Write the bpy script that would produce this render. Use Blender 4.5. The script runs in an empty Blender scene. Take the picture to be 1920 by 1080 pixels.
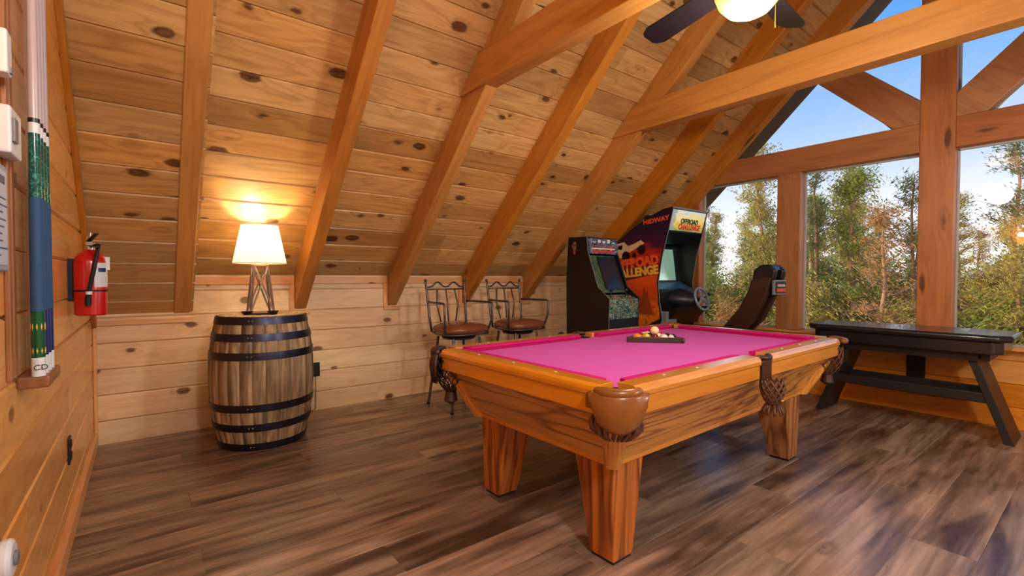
import bpy, bmesh, math, random
from mathutils import Vector, Matrix
random.seed(7)
S = bpy.context.scene
C = S.collection
PI = math.pi

# ------------------------------------------------------------------ camera
cam_d = bpy.data.cameras.new('camera'); cam = bpy.data.objects.new('camera', cam_d); C.objects.link(cam)
fw = Vector((0.613285, 0.789554, -0.02205)); rt = Vector((0.789763, -0.61341, 0.001327)); up = Vector((0.012478, 0.018228, 0.999756))
cam.matrix_world = Matrix(((rt.x, up.x, -fw.x, 0.2896), (rt.y, up.y, -fw.y, 0.0), (rt.z, up.z, -fw.z, 1.22), (0, 0, 0, 1)))
cam_d.sensor_width = 36; cam_d.lens = 891.32 / 1920 * 36; cam_d.clip_start = 0.02; cam_d.clip_end = 500
S.camera = cam
# ------------------------------------------------------------------ view, world, sun
S.view_settings.view_transform = 'Standard'; S.view_settings.look = 'None'
S.view_settings.gamma = 1; S.view_settings.use_curve_mapping = False
S.view_settings.exposure = 0.5

def lin(r, g, b):
    f = lambda c: (c / 255 / 12.92) if c / 255 <= 0.04045 else ((c / 255 + 0.055) / 1.055) ** 2.4
    return (f(r), f(g), f(b), 1)

W = bpy.data.worlds.new('sky'); S.world = W; W.use_nodes = True
nt = W.node_tree; nt.nodes.clear()
tc = nt.nodes.new('ShaderNodeTexCoord'); sep = nt.nodes.new('ShaderNodeSeparateXYZ'); cr = nt.nodes.new('ShaderNodeValToRGB')
bg = nt.nodes.new('ShaderNodeBackground'); wo = nt.nodes.new('ShaderNodeOutputWorld')
nt.links.new(tc.outputs['Generated'], sep.inputs[0])
cn = nt.nodes.new('ShaderNodeTexNoise'); cn.inputs['Scale'].default_value = 2.2; cn.inputs['Detail'].default_value = 5
mp = nt.nodes.new('ShaderNodeMapping'); mp.inputs['Scale'].default_value = (1, 1, 5)
nt.links.new(tc.outputs['Generated'], mp.inputs[0]); nt.links.new(mp.outputs[0], cn.inputs['Vector'])
nt.links.new(sep.outputs['Z'], cr.inputs[0])
e = cr.color_ramp.elements
e[0].position = 0.0; e[0].color = (1.9, 1.75, 1.65, 1)
e[1].position = 0.62; e[1].color = lin(46, 118, 232)
for pos, col in ((0.09, (1.05, 1.08, 1.15, 1)), (0.18, (.66, .78, .98, 1)), (0.26, lin(170, 206, 250)), (0.36, lin(116, 180, 252)), (0.48, lin(72, 150, 246))):
    q = e.new(pos); q.color = col
mxc = nt.nodes.new('ShaderNodeMixRGB'); mxc.blend_type = 'MIX'; mxc.inputs[2].default_value = lin(226, 232, 244)
crc = nt.nodes.new('ShaderNodeValToRGB'); crc.color_ramp.elements[0].position = 0.52; crc.color_ramp.elements[1].position = 0.8
crc.color_ramp.elements[1].color = (.45, .45, .45, 1)
nt.links.new(cn.outputs['Fac'], crc.inputs[0]); nt.links.new(crc.outputs[0], mxc.inputs[0]); nt.links.new(cr.outputs[0], mxc.inputs[1])
nt.links.new(mxc.outputs[0], bg.inputs[0]); bg.inputs[1].default_value = 0.82
nt.links.new(bg.outputs[0], wo.inputs[0])

def light(name, kind, loc, energy, color, rot=None, **kw):
    d = bpy.data.lights.new(name, kind); d.energy = energy; d.color = color[:3]
    for k, v in kw.items(): setattr(d, k, v)
    o = bpy.data.objects.new(name, d); C.objects.link(o); o.location = loc
    if rot: o.rotation_euler = rot
    return o
# low warm evening sun from behind the house, falls on the trees outside
light('sun_light', 'SUN', (-10, 12, 12), 5.0, (1.0, 0.82, 0.60), rot=(0, math.radians(-62), math.radians(-46)), angle=0.05)

# ------------------------------------------------------------------ materials
def newmat(name):
    m = bpy.data.materials.new(name); m.use_nodes = True
    n = m.node_tree; b = n.nodes['Principled BSDF']
    return m, n, b
def N(n, t, **kw):
    x = n.nodes.new(t)
    for k, v in kw.items(): setattr(x, k, v)
    return x
def math_(n, op, a, b=None, c=None, clamp=False):
    x = N(n, 'ShaderNodeMath', operation=op); x.use_clamp = clamp
    for i, v in enumerate((a, b, c)):
        if v is None: continue
        if isinstance(v, (int, float)): x.inputs[i].default_value = v
        else: n.links.new(v, x.inputs[i])
    return x.outputs[0]
def mixc(n, f, a, b, mode='MIX'):
    x = N(n, 'ShaderNodeMixRGB', blend_type=mode)
    for i, v in enumerate((f, a, b)):
        if isinstance(v, (int, float)): x.inputs[i].default_value = v
        elif isinstance(v, tuple): x.inputs[i].default_value = v
        else: n.links.new(v, x.inputs[i])
    return x.outputs[0]
def noise(n, vec, scale, detail=3, rough=.5, dist=0):
    x = N(n, 'ShaderNodeTexNoise'); n.links.new(vec, x.inputs['Vector'])
    x.inputs['Scale'].default_value = scale; x.inputs['Detail'].default_value = detail
    x.inputs['Roughness'].default_value = rough; x.inputs['Distortion'].default_value = dist
    return x.outputs['Fac']
def vmul(n, vec, s):
    x = N(n, 'ShaderNodeVectorMath', operation='MULTIPLY'); n.links.new(vec, x.inputs[0]); x.inputs[1].default_value = s
    return x.outputs[0]
def ramp(n, f, stops):
    x = N(n, 'ShaderNodeValToRGB'); n.links.new(f, x.inputs[0]); el = x.color_ramp.elements
    el[0].position, el[0].color = stops[0]; el[1].position, el[1].color = stops[-1]
    for p_, c_ in stops[1:-1]:
        q = el.new(p_); q.color = c_
    return x.outputs[0]
def bump(n, b, h, strength, dist=.002):
    x = N(n, 'ShaderNodeBump'); x.inputs['Strength'].default_value = strength; x.inputs['Distance'].default_value = dist
    n.links.new(h, x.inputs['Height']); n.links.new(x.outputs[0], b.inputs['Normal'])

def wood(name, light_, dark, knotc=(58, 26, 10), knots=.5, ring=.35, rings=9, rough=.38, var=.25, rpow=2.2, streak=.5, kscale=(3.6, 6.4, 6.4), dark_patch=0, ksize=.16, coat=0.0):
    m, n, b = newmat(name)
    at = N(n, 'ShaderNodeAttribute', attribute_name='wc'); vec = at.outputs['Vector']
    ar = N(n, 'ShaderNodeAttribute', attribute_name='rnd'); rnd = ar.outputs['Fac']
    vo = N(n, 'ShaderNodeTexVoronoi'); n.links.new(vmul(n, vec, kscale), vo.inputs['Vector']); vo.inputs['Scale'].default_value = 1
    dist = vo.outputs['Distance']
    sx = N(n, 'ShaderNodeSeparateColor'); n.links.new(vo.outputs['Color'], sx.inputs[0])
    on = math_(n, 'GREATER_THAN', sx.outputs[0], 1 - knots)
    siz = math_(n, 'MULTIPLY_ADD', sx.outputs[1], ksize * .8, ksize * .45)
    wob = noise(n, vmul(n, vec, (10, 26, 26)), 1.6, 3, .6)
    kn = math_(n, 'SUBTRACT', siz, math_(n, 'ADD', dist, math_(n, 'MULTIPLY', math_(n, 'SUBTRACT', wob, .4), .16)))
    kmask = math_(n, 'MULTIPLY', math_(n, 'MULTIPLY', kn, 16, clamp=True), on)
    kmask = math_(n, 'MULTIPLY', kmask, math_(n, 'MULTIPLY_ADD', wob, .7, .5), clamp=True)
    halo = math_(n, 'MULTIPLY', math_(n, 'SUBTRACT', 1, math_(n, 'MULTIPLY', dist, 2.3), clamp=True), on)
    base_n = noise(n, vmul(n, vec, (.55, 4.5, 4.5)), 1.3, 2, .5, .4)
    rc = math_(n, 'ADD', math_(n, 'MULTIPLY', base_n, rings * 6.28), math_(n, 'MULTIPLY', halo, 9))
    rs = math_(n, 'MULTIPLY_ADD', math_(n, 'SINE', rc), .5, .5)
    rs = math_(n, 'POWER', rs, rpow)
    st = noise(n, vmul(n, vec, (1.3, 22, 22)), 1.5, 4, .6, .2)
    fine = noise(n, vmul(n, vec, (6, 160, 160)), 1, 2, .5)
    f = math_(n, 'ADD', math_(n, 'MULTIPLY', rs, ring), math_(n, 'MULTIPLY', math_(n, 'SUBTRACT', st, .38), streak * 2.2))
    f = math_(n, 'ADD', f, math_(n, 'MULTIPLY', math_(n, 'SUBTRACT', fine, .5), .35))
    f = math_(n, 'ADD', f, math_(n, 'MULTIPLY', halo, .25), clamp=True)
    col = mixc(n, f, lin(*light_), lin(*dark))
    v = math_(n, 'MULTIPLY_ADD', math_(n, 'SUBTRACT', rnd, .5), var * 2, 1)
    hv = N(n, 'ShaderNodeHueSaturation'); n.links.new(col, hv.inputs['Color']); n.links.new(v, hv.inputs['Value'])
    r2 = math_(n, 'FRACT', math_(n, 'MULTIPLY', rnd, 7.31))
    n.links.new(math_(n, 'MULTIPLY_ADD', r2, .012, .494), hv.inputs['Hue'])
    n.links.new(math_(n, 'MULTIPLY_ADD', r2, -.12, 1.04), hv.inputs['Saturation'])
    col = hv.outputs[0]
    if dark_patch:
        dp = noise(n, vmul(n, vec, (.7, 5.0, 5.0)), 1.5, 3, .55, .4)
        dpm = ramp(n, dp, [(.42, (0, 0, 0, 1)), (.66, (1, 1, 1, 1))])
        col = mixc(n, math_(n, 'MULTIPLY', dpm, dark_patch), col, lin(52, 33, 24))
    col = mixc(n, kmask, col, lin(*knotc))
    n.links.new(col, b.inputs['Base Color'])
    b.inputs['Roughness'].default_value = rough
    if coat: b.inputs['Coat Weight'].default_value = coat; b.inputs['Coat Roughness'].default_value = .2
    n.links.new(math_(n, 'MULTIPLY_ADD', fine, .15, rough - .07), b.inputs['Roughness'])
    bump(n, b, math_(n, 'ADD', fine, math_(n, 'MULTIPLY', kmask, -1.5)), .25, .001)
    return m
def plain(name, col, rough=.5, metal=0, nz=0, nscale=30, bumpy=0, coat=0, spec=None):
    m, n, b = newmat(name)
    tcn = N(n, 'ShaderNodeTexCoord')
    f = noise(n, tcn.outputs['Object'], nscale, 4, .6)
    c = lin(*col)
    dk = tuple(x * (1 - nz) for x in c[:3]) + (1,)
    n.links.new(mixc(n, f, c, dk), b.inputs['Base Color'])
    b.inputs['Roughness'].default_value = rough; b.inputs['Metallic'].default_value = metal
    if spec is not None: b.inputs['Specular IOR Level'].default_value = spec
    if coat: b.inputs['Coat Weight'].default_value = coat
    if bumpy: bump(n, b, f, bumpy, .003)
    return m
def emis(name, col, strength):
    m, n, b = newmat(name)
    b.inputs['Base Color'].default_value = lin(*col); b.inputs['Emission Color'].default_value = lin(*col)
    b.inputs['Emission Strength'].default_value = strength
    return m

M = {}
M['pine_ceiling'] = wood('pine_ceiling', (208, 164, 98), (148, 102, 50), knots=.78, ksize=.23, var=.26, ring=.3, rough=.36, knotc=(70, 32, 14))
M['pine_knee'] = wood('pine_knee', (238, 210, 168), (210, 168, 120), knots=.75, ksize=.21, var=.12, ring=.28, rough=.4, knotc=(96, 52, 28))
M['pine_left'] = wood('pine_left', (230, 172, 94), (202, 134, 62), knots=.45, var=.12, ring=.25, rough=.22, knotc=(120, 60, 20))
M['pine_gable'] = wood('pine_gable', (226, 148, 48), (190, 104, 22), knots=.5, var=.12, ring=.3, rough=.3, knotc=(96, 40, 12))
M['rafter_wood'] = wood('rafter_wood', (196, 132, 50), (154, 94, 30), knots=.4, ksize=.2, var=.08, ring=.3, rings=5, rough=.4, knotc=(70, 28, 10), kscale=(1.8, 7, 7))
M['frame_wood_shaded'] = wood('frame_wood_shaded', (184, 116, 58), (138, 80, 36), knots=.4, ksize=.2, var=.08, ring=.3, rings=5, rough=.4, knotc=(70, 28, 10), kscale=(1.8, 7, 7))  # rafter wood made darker and redder: backlit shade put into the colour
M['trim_wood'] = wood('trim_wood', (232, 178, 118), (200, 132, 76), knots=.2, var=.1, ring=.2, rough=.35)
M['floor_wood'] = wood('floor_wood', (166, 140, 118), (96, 76, 62), knots=.06, var=.3, ring=.3, rings=5, rough=.29, dark_patch=.85, streak=.9, knotc=(50, 32, 24))
M['oak'] = wood('oak', (214, 150, 60), (130, 74, 24), knots=0, var=.06, ring=.75, rings=9, rpow=4.5, rough=.32, streak=.6, coat=.3)
M['oak_rail'] = wood('oak_rail', (214, 146, 50), (180, 112, 34), knots=0, var=.05, ring=.25, rings=8, rough=.3, streak=.5, coat=1.0)
M['oak_leg'] = wood('oak_leg', (188, 120, 56), (96, 48, 20), knots=0, var=.06, ring=.65, rings=8, rpow=3.5, rough=.32, streak=.6, coat=.3)
M['barrel_oak'] = wood('barrel_oak', (200, 174, 134), (124, 100, 72), knots=.05, var=.16, ring=.3, rough=.6, streak=1.2, dark_patch=.7)
M['black_wood'] = wood('black_wood', (34, 30, 29), (14, 12, 12), knots=0, var=.1, ring=.3, rough=.42, streak=.5)
M['brown_wood'] = wood('brown_wood', (158, 98, 54), (110, 62, 30), knots=0, var=.1, ring=.3, rough=.35)
M['grey_wood'] = wood('grey_wood', (150, 128, 112), (92, 74, 62), knots=0, var=.1, ring=.3, rough=.6)
M['soffit_wood'] = wood('soffit_wood', (74, 56, 46), (44, 32, 26), knots=.1, var=.1, ring=.3, rough=.55)
M['trunk_bark'] = plain('trunk_bark', (168, 128, 96), .9, nz=.5, nscale=14, bumpy=.6)
M['twig_bark'] = plain('twig_bark', (160, 130, 104), .9, nz=.4, nscale=20)
M['felt'] = plain('felt', (202, 92, 182), .95, nz=.06, nscale=160, bumpy=.1, spec=.15)
M['cushion_felt_shaded'] = plain('cushion_felt_shaded', (190, 24, 110), .9, nz=.05, nscale=120, spec=.2)  # crimson instead of the bed's pink: shading painted into the cushion colour
M['leather'] = plain('leather', (142, 88, 36), .3, nz=.35, nscale=22, bumpy=.15)
M['dark_leather'] = plain('dark_leather', (62, 34, 24), .42, nz=.4, nscale=30, bumpy=.25)
M['net'] = plain('net', (44, 30, 26), .6, nz=.3)
M['fringe'] = plain('fringe', (112, 70, 48), .5, nz=.5, nscale=40)
M['iron'] = plain('iron', (46, 48, 60), .45, metal=.6, nz=.3, nscale=40)
M['hoop'] = plain('hoop', (66, 70, 92), .34, metal=.8, nz=.6, nscale=25, bumpy=.1)
M['chair_metal'] = plain('chair_metal', (104, 98, 98), .35, metal=.7, nz=.2)
M['seat_leather'] = plain('seat_leather', (136, 80, 54), .26, nz=.25, nscale=18, bumpy=.15)
M['black_plastic'] = plain('black_plastic', (20, 20, 23), .35)
M['black_laminate'] = plain('black_laminate', (16, 14, 15), .4, nz=.2)
M['dark_blue_panel'] = plain('dark_blue_panel', (26, 34, 46), .4, nz=.2)
M['chrome'] = plain('chrome', (200, 204, 210), .18, metal=1)
M['black_vinyl'] = plain('black_vinyl', (22, 23, 28), .32, nz=.2, nscale=8, bumpy=.2, coat=.5)
M['white_plastic'] = plain('white_plastic', (222, 228, 234), .35)
M['grey_plastic'] = plain('grey_plastic', (120, 124, 130), .4)
M['red_paint'] = plain('red_paint', (196, 16, 20), .22, coat=.5)
M['label_white'] = plain('label_white', (214, 222, 232), .45)
M['brass'] = plain('brass', (190, 140, 70), .3, metal=1)
M['black_rubber'] = plain('black_rubber', (18, 18, 20), .6)
M['blade'] = plain('blade', (36, 30, 34), .3, nz=.2)
M['window_stop'] = plain('window_stop', (176, 176, 172), .4)
M['ground_grass'] = plain('ground_grass', (96, 92, 50), .95, nz=.5, nscale=.6)

def glass(name, tint=(1, 1, 1)):
    m = bpy.data.materials.new(name); m.use_nodes = True; n = m.node_tree; n.nodes.clear()
    o = N(n, 'ShaderNodeOutputMaterial'); t = N(n, 'ShaderNodeBsdfTransparent'); g = N(n, 'ShaderNodeBsdfGlossy')
    t.inputs[0].default_value = (*tint, 1); g.inputs['Roughness'].default_value = .0
    fr = N(n, 'ShaderNodeFresnel'); fr.inputs[0].default_value = 1.5
    mx = N(n, 'ShaderNodeMixShader'); n.links.new(math_(n, 'MULTIPLY', fr.outputs[0], 1.2, clamp=True), mx.inputs[0])
    n.links.new(t.outputs[0], mx.inputs[1]); n.links.new(g.outputs[0], mx.inputs[2]); n.links.new(mx.outputs[0], o.inputs[0])
    return m
M['glass'] = glass('glass')
def translucent(name, col, rough=.8, mix=.5, emit=0):
    m = bpy.data.materials.new(name); m.use_nodes = True; n = m.node_tree; n.nodes.clear()
    o = N(n, 'ShaderNodeOutputMaterial'); d = N(n, 'ShaderNodeBsdfDiffuse'); t = N(n, 'ShaderNodeBsdfTranslucent')
    mx = N(n, 'ShaderNodeMixShader'); mx.inputs[0].default_value = mix
    tcn = N(n, 'ShaderNodeTexCoord'); f = noise(n, tcn.outputs['Object'], 8 if emit else .9, 3)
    c = lin(*col); c2 = tuple(x * (.92 if emit else .6) for x in c[:3]) + (1,)
    cc = mixc(n, f, c, c2)
    n.links.new(cc, d.inputs[0]); n.links.new(cc, t.inputs[0])
    n.links.new(d.outputs[0], mx.inputs[1]); n.links.new(t.outputs[0], mx.inputs[2])
    last = mx.outputs[0]
    n.links.new(last, o.inputs[0])
    return m
M['shade_cloth'] = translucent('shade_cloth', (252, 248, 240), mix=.6, emit=1)
M['leaf_green'] = translucent('leaf_green', (150, 170, 78))
M['leaf_olive'] = translucent('leaf_olive', (196, 184, 96))
M['leaf_dark'] = translucent('leaf_dark', (108, 140, 84))
M['leaf_rust'] = translucent('leaf_rust', (206, 160, 96))

# ------------------------------------------------------------------ mesh helpers
class MB:
    """collects geometry with a wood-coordinate vector and a random value on every vertex"""
    def __init__(s): s.v = []; s.f = []; s.w = []; s.r = []
    def add(s, verts, faces, axis=0, rnd=None, off=None):
        o = len(s.v); rnd = random.random() if rnd is None else rnd
        off = off or (random.uniform(0, 60), random.uniform(0, 60), random.uniform(0, 60))
        for p in verts:
            p = Vector(p); s.v.append(p)
            q = (p.x, p.y, p.z) if axis == 0 else (p.y, p.x, p.z) if axis == 1 else (p.z, p.x, p.y)
            if isinstance(axis, Matrix):
                t = axis @ p; q = (t.x, t.y, t.z)
            s.w.append((q[0] + off[0], q[1] + off[1], q[2] + off[2])); s.r.append(rnd)
        for f in faces: s.f.append([i + o for i in f])
        return s
    def box(s, x0, x1, y0, y1, z0, z1, axis=None, rnd=None, mat=None):
        v = [(x, y, z) for x in (x0, x1) for y in (y0, y1) for z in (z0, z1)]
        if axis is None:
            d = (abs(x1 - x0), abs(y1 - y0), abs(z1 - z0)); axis = d.index(max(d))
        if mat is not None: v = [mat @ Vector(p) for p in v]
        return s.add(v, [(0, 1, 3, 2), (4, 6, 7, 5), (0, 4, 5, 1), (2, 3, 7, 6), (0, 2, 6, 4), (1, 5, 7, 3)], axis, rnd)
    def prism(s, poly, d, axis=0, rnd=None):
        """poly: list of 3D points (planar), extruded by vector d"""
        n = len(poly); d = Vector(d)
        a = [Vector(p) for p in poly]; b = [p + d for p in a]
        nrm = Vector((0, 0, 0))
        for i in range(n): nrm += (a[i]).cross(a[(i + 1) % n])
        fl = nrm.dot(d) > 0
        fs = [list(range(n)), list(range(n, 2 * n))]
        if fl: fs[0].reverse()
        else: fs[1].reverse()
        for i in range(n):
            j = (i + 1) % n
            fs.append([i, j, n + j, n + i] if fl else [j, i, n + i, n + j])
        return s.add(a + b, fs, axis, rnd)
    def beam(s, p0, p1, w, h, upv=(0, 0, 1), rnd=None):
        """rectangular bar from p0 to p1, w across, h along up"""
        p0 = Vector(p0); p1 = Vector(p1); t = (p1 - p0).normalized(); u = Vector(upv); sd = t.cross(u).normalized(); u = sd.cross(t).normalized()
        R = Matrix((t, sd, u))
        v = []
        for p in (p0, p1):
            for a, b_ in ((-1, -1), (1, -1), (1, 1), (-1, 1)): v.append(p + sd * a * w / 2 + u * b_ * h / 2)
        return s.add(v, [(3, 2, 1, 0), (4, 5, 6, 7), (0, 1, 5, 4), (1, 2, 6, 5), (2, 3, 7, 6), (3, 0, 4, 7)], R, rnd)
    def tube(s, pts, r, seg=8, closed=False, cap=True, rnd=None):
        pts = [Vector(p) for p in pts]; n = len(pts)
        rr = r if isinstance(r, (list, tuple)) else [r] * n
        v = []; f = []; prev = None
        for i, p in enumerate(pts):
            if closed: t = pts[(i + 1) % n] - pts[i - 1]
            else: t = pts[min(i + 1, n - 1)] - pts[max(i - 1, 0)]
            t.normalize()
            if prev is None:
                a = Vector((0, 0, 1)) if abs(t.z) < .9 else Vector((1, 0, 0)); sd = t.cross(a).normalized()
            else:
                sd = (prev - t * prev.dot(t))
                if sd.length < 1e-6: sd = t.orthogonal()
                sd.normalize()
            prev = sd; u = sd.cross(t)
            for k in range(seg):
                an = 2 * PI * k / seg; v.append(p + (sd * math.cos(an) + u * math.sin(an)) * rr[i])
        m = n if closed else n - 1
        for i in range(m):
            j = (i + 1) % n
            for k in range(seg):
                l = (k + 1) % seg; f.append((i * seg + k, i * seg + l, j * seg + l, j * seg + k))
        if cap and not closed: f.append(list(range(seg))[::-1]); f.append([(n - 1) * seg + k for k in range(seg)])
        return s.add(v, f, 0, rnd)
    def lathe(s, prof, seg=24, c=(0, 0, 0), capb=True, capt=True, rnd=None):
        v = []; f = []; n = len(prof)
        for r, z in prof:
            for k in range(seg):
                a = 2 * PI * k / seg; v.append((c[0] + r * math.cos(a), c[1] + r * math.sin(a), c[2] + z))
        for i in range(n - 1):
            for k in range(seg):
                l = (k + 1) % seg; f.append((i * seg + k, i * seg + l, (i + 1) * seg + l, (i + 1) * seg + k))
        if capb: f.append(list(range(seg))[::-1])
        if capt: f.append([(n - 1) * seg + k for k in range(seg)])
        return s.add(v, f, 2, rnd)
    def sphere(s, c, r, seg=16, rings=10, sc=(1, 1, 1)):
        v = []; f = []
        for i in range(1, rings):
            th = PI * i / rings
            for k in range(seg):
                a = 2 * PI * k / seg
                v.append((c[0] + r * sc[0] * math.sin(th) * math.cos(a), c[1] + r * sc[1] * math.sin(th) * math.sin(a), c[2] + r * sc[2] * math.cos(th)))
        v.append((c[0], c[1], c[2] + r * sc[2])); v.append((c[0], c[1], c[2] - r * sc[2]))
        for i in range(rings - 2):
            for k in range(seg):
                l = (k + 1) % seg; f.append((i * seg + k, (i + 1) * seg + k, (i + 1) * seg + l, i * seg + l))
        T = len(v) - 2
        for k in range(seg):
            l = (k + 1) % seg; f.append((T, k, l)); f.append((T + 1, (rings - 2) * seg + l, (rings - 2) * seg + k))
        return s.add(v, f)
    def build(s, name, mat, parent=None, bevel=0, smooth=False, seg=2):
        me = bpy.data.meshes.new(name)
        o = bpy.data.objects.new(name, me); C.objects.link(o)
        off = Vector((0, 0, 0))
        if parent is not None:
            o.parent = parent; off = WL(parent)
        elif s.v:
            xs = [p.x for p in s.v]; ys = [p.y for p in s.v]; zs = [p.z for p in s.v]
            off = Vector(((min(xs) + max(xs)) / 2, (min(ys) + max(ys)) / 2, min(zs))); o.location = off
        LOC[o.name] = off.copy()
        me.from_pydata([tuple(p - off) for p in s.v], [], s.f)
        a = me.attributes.new('wc', 'FLOAT_VECTOR', 'POINT'); a.data.foreach_set('vector', [c for w in s.w for c in w])
        a = me.attributes.new('rnd', 'FLOAT', 'POINT'); a.data.foreach_set('value', s.r)
        me.materials.append(M[mat] if isinstance(mat, str) else mat)
        if smooth:
            me.polygons.foreach_set('use_smooth', [True] * len(me.polygons))
            if smooth != 'all' and hasattr(me, 'set_sharp_from_angle'): me.set_sharp_from_angle(angle=math.radians(40))
        if bevel:
            b = o.modifiers.new('bevel', 'BEVEL'); b.width = bevel; b.segments = seg; b.limit_method = 'ANGLE'; b.angle_limit = math.radians(30)
        return o
LOC = {}
def WL(o): return LOC.get(o.name, Vector((0, 0, 0)))
def tag(o, label=None, cat=None, group=None, kind=None):
    if label: o['label'] = label
    if cat: o['category'] = cat
    if group: o['group'] = group
    if kind: o['kind'] = kind
    return o
def thing(name, label, cat, loc, group=None, kind=None):
    o = bpy.data.objects.new(name, None); C.objects.link(o); o.location = loc; o.empty_display_size = .1
    LOC[o.name] = Vector(loc)
    return tag(o, label, cat, group, kind)
def copy_tree(o, parent=None):
    c = o.copy(); C.objects.link(c); c.parent = parent
    LOC[c.name] = WL(o)
    for ch in list(o.children): copy_tree(ch, c)
    return c

# ------------------------------------------------------------------ dimensions of the room
YK = 4.533            # knee wall
XG = 5.857            # lower gable wall face
YC = 1.02             # ridge line
ZT = 1.235            # ceiling meets knee wall
SL = 0.95             # roof slope
HT = .30              # vertical distance from ceiling to rafter underside
def zc(y): return ZT + SL * (YK - abs(y - YC) - YC)      # ceiling height (both slopes)
RN = Vector((0, -SL, -1)).normalized()                   # normal of the left slope, into the room
RV = Vector((0, -1, SL)).normalized()                    # up the left slope
LS = (YK - YC) * math.sqrt(1 + SL * SL)
YR = 2 * YC - YK                                          # knee wall on the right

def boards(mb, O, U, V, Nn, length, width, bw, ch=.008, th=.018, lens=None, clip=None, start=0, axis=None):
    """boards running along U stacked along V; Nn faces the room; the front face lies in the plane through O"""
    O = Vector(O); U = Vector(U).normalized(); V = Vector(V).normalized(); Nn = Vector(Nn).normalized()
    R = Matrix((U, V, Nn))
    y = start; row = 0
    flip = U.cross(V).dot(Nn) < 0
    while y < width - 1e-4:
        w = min(bw, width - y); a0, a1 = 0, length
        if clip: a0, a1 = clip(y, y + w)
        cuts = [a0]
        if lens:
            x = a0 + random.uniform(.3, 1) * lens
            while x < a1 - .25: cuts.append(x); x += lens * random.uniform(.75, 1.25)
        cuts.append(a1)
        for c0, c1 in zip(cuts, cuts[1:]):
            g = .0012; pr = [(y + g, -th), (y + g, -ch), (y + ch, 0), (y + w - ch, 0), (y + w - g, -ch), (y + w - g, -th)]
            v = [O + U * c + V * p[0] + Nn * p[1] for c in (c0, c1) for p in pr]
            fs = [[0, 1, 2, 3, 4, 5], [11, 10, 9, 8, 7, 6]]
            for i in range(6):
                j = (i + 1) % 6; fs.append([j, i, 6 + i, 6 + j])
            if not flip: fs = [f[::-1] for f in fs]
            mb.add(v, fs, R)
        y += w; row += 1

# ------------------------------------------------------------------ floor
mb = MB()
ys = [3.965 - .24 * k for k in range(-3, 28)]
X0, X1 = -0.02, XG + .1
for k in range(-3, 27):
    y1 = 3.965 - .24 * k; y0 = y1 - .24
    y1c = min(y1, YK + .05); y0c = max(y0, YR - .05)
    if y1c <= y0c: continue
    ph = {0: .48, 1: 1.80, 2: 1.14}[k % 3]
    xs = [X0] + [x for x in (ph - 1.98, ph, ph + 1.98, ph + 3.96) if X0 < x < X1] + [X1]
    for a, b_ in zip(xs, xs[1:]):
        g = .0024
        v = [(a, y0c, -.02), (b_, y0c, -.02), (b_, y1c, -.02), (a, y1c, -.02),
             (a, y0c, -.0015), (b_, y0c, -.0015), (b_, y1c, -.0015), (a, y1c, -.0015),
             (a + g, y0c + g, 0), (b_ - g, y0c + g, 0), (b_ - g, y1c - g, 0), (a + g, y1c - g, 0)]
        f = [(3, 2, 1, 0), (8, 9, 10, 11)]
        for i in range(4):
            j = (i + 1) % 4; f += [(i, j, 4 + j, 4 + i), (4 + i, 4 + j, 8 + j, 8 + i)]
        mb.add(v, f, 0)
mb.box(-.3, XG + .3, YR - .3, YK + .3, -.25, -.02)
tag(mb.build('floor', 'floor_wood'), kind='structure')

# ------------------------------------------------------------------ walls
mb = MB(); mb.box(-.3, XG + .2, YK + .018, YK + .2, -.02, 1.6)
boards(mb, (0, YK, -.02), (1, 0, 0), (0, 0, 1), (0, -1, 0), XG + .1, ZT + .03, .1885, lens=2.6)
tag(mb.build('wall_back', 'pine_knee'), kind='structure')
mb = MB(); mb.box(-.3, XG + .2, YR - .2, YR - .018, -.02, 1.6)
boards(mb, (0, YR, -.02), (1, 0, 0), (0, 0, 1), (0, 1, 0), XG + .1, ZT + .03, .1885, lens=2.6)
tag(mb.build('wall_front', 'pine_knee'), kind='structure')
# tall gable wall on the left
mb = MB()
v = [(-.018, YR - .1, -.02), (-.018, YK + .1, -.02), (-.018, YK + .1, ZT), (-.018, YC, zc(YC) + .1), (-.018, YR - .1, ZT)]
mb.prism(v, (-.15, 0, 0), 1)
def clipL(z0, z1):
    z = max(z0, .0)
    if z < ZT: return (0, YK - YR)
    t = (z - ZT) / SL
    return (t, YK - YR - t)
boards(mb, (0, YR, -.02), (0, 1, 0), (0, 0, 1), (1, 0, 0), YK - YR, zc(YC), .1885, ch=.009, clip=clipL, lens=3.2)
tag(mb.build('wall_left', 'pine_left'), kind='structure')
# low gable wall under the windows
ZS = .635
mb = MB(); mb.box(XG + .018, XG + .16, YR - .1, YK + .1, -.02, ZS)
boards(mb, (XG, YK, -.02), (0, -1, 0), (0, 0, 1), (-1, 0, 0), YK - YR, ZS + .02, .1885, lens=3.0)
# solid triangle of wall beyond the corner posts
for sgn in (1, -1):
    a, b_ = YC + sgn * (3.40 - YC), YC + sgn * (YK - YC)
    poly = [(XG, a, ZS), (XG, b_ , ZS), (XG, b_, ZT + .02), (XG, a, zc(a) + .02)]
    mb.prism(poly, (.16, 0, 0), 1)
tag(mb.build('wall_right', 'pine_gable'), kind='structure')
mb = MB(); mb.box(XG - .09, XG + .17, YR, YK - .05, ZS, ZS + .032)
tag(mb.build('trim_1', 'pine_gable', bevel=.006), kind='structure')

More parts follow.
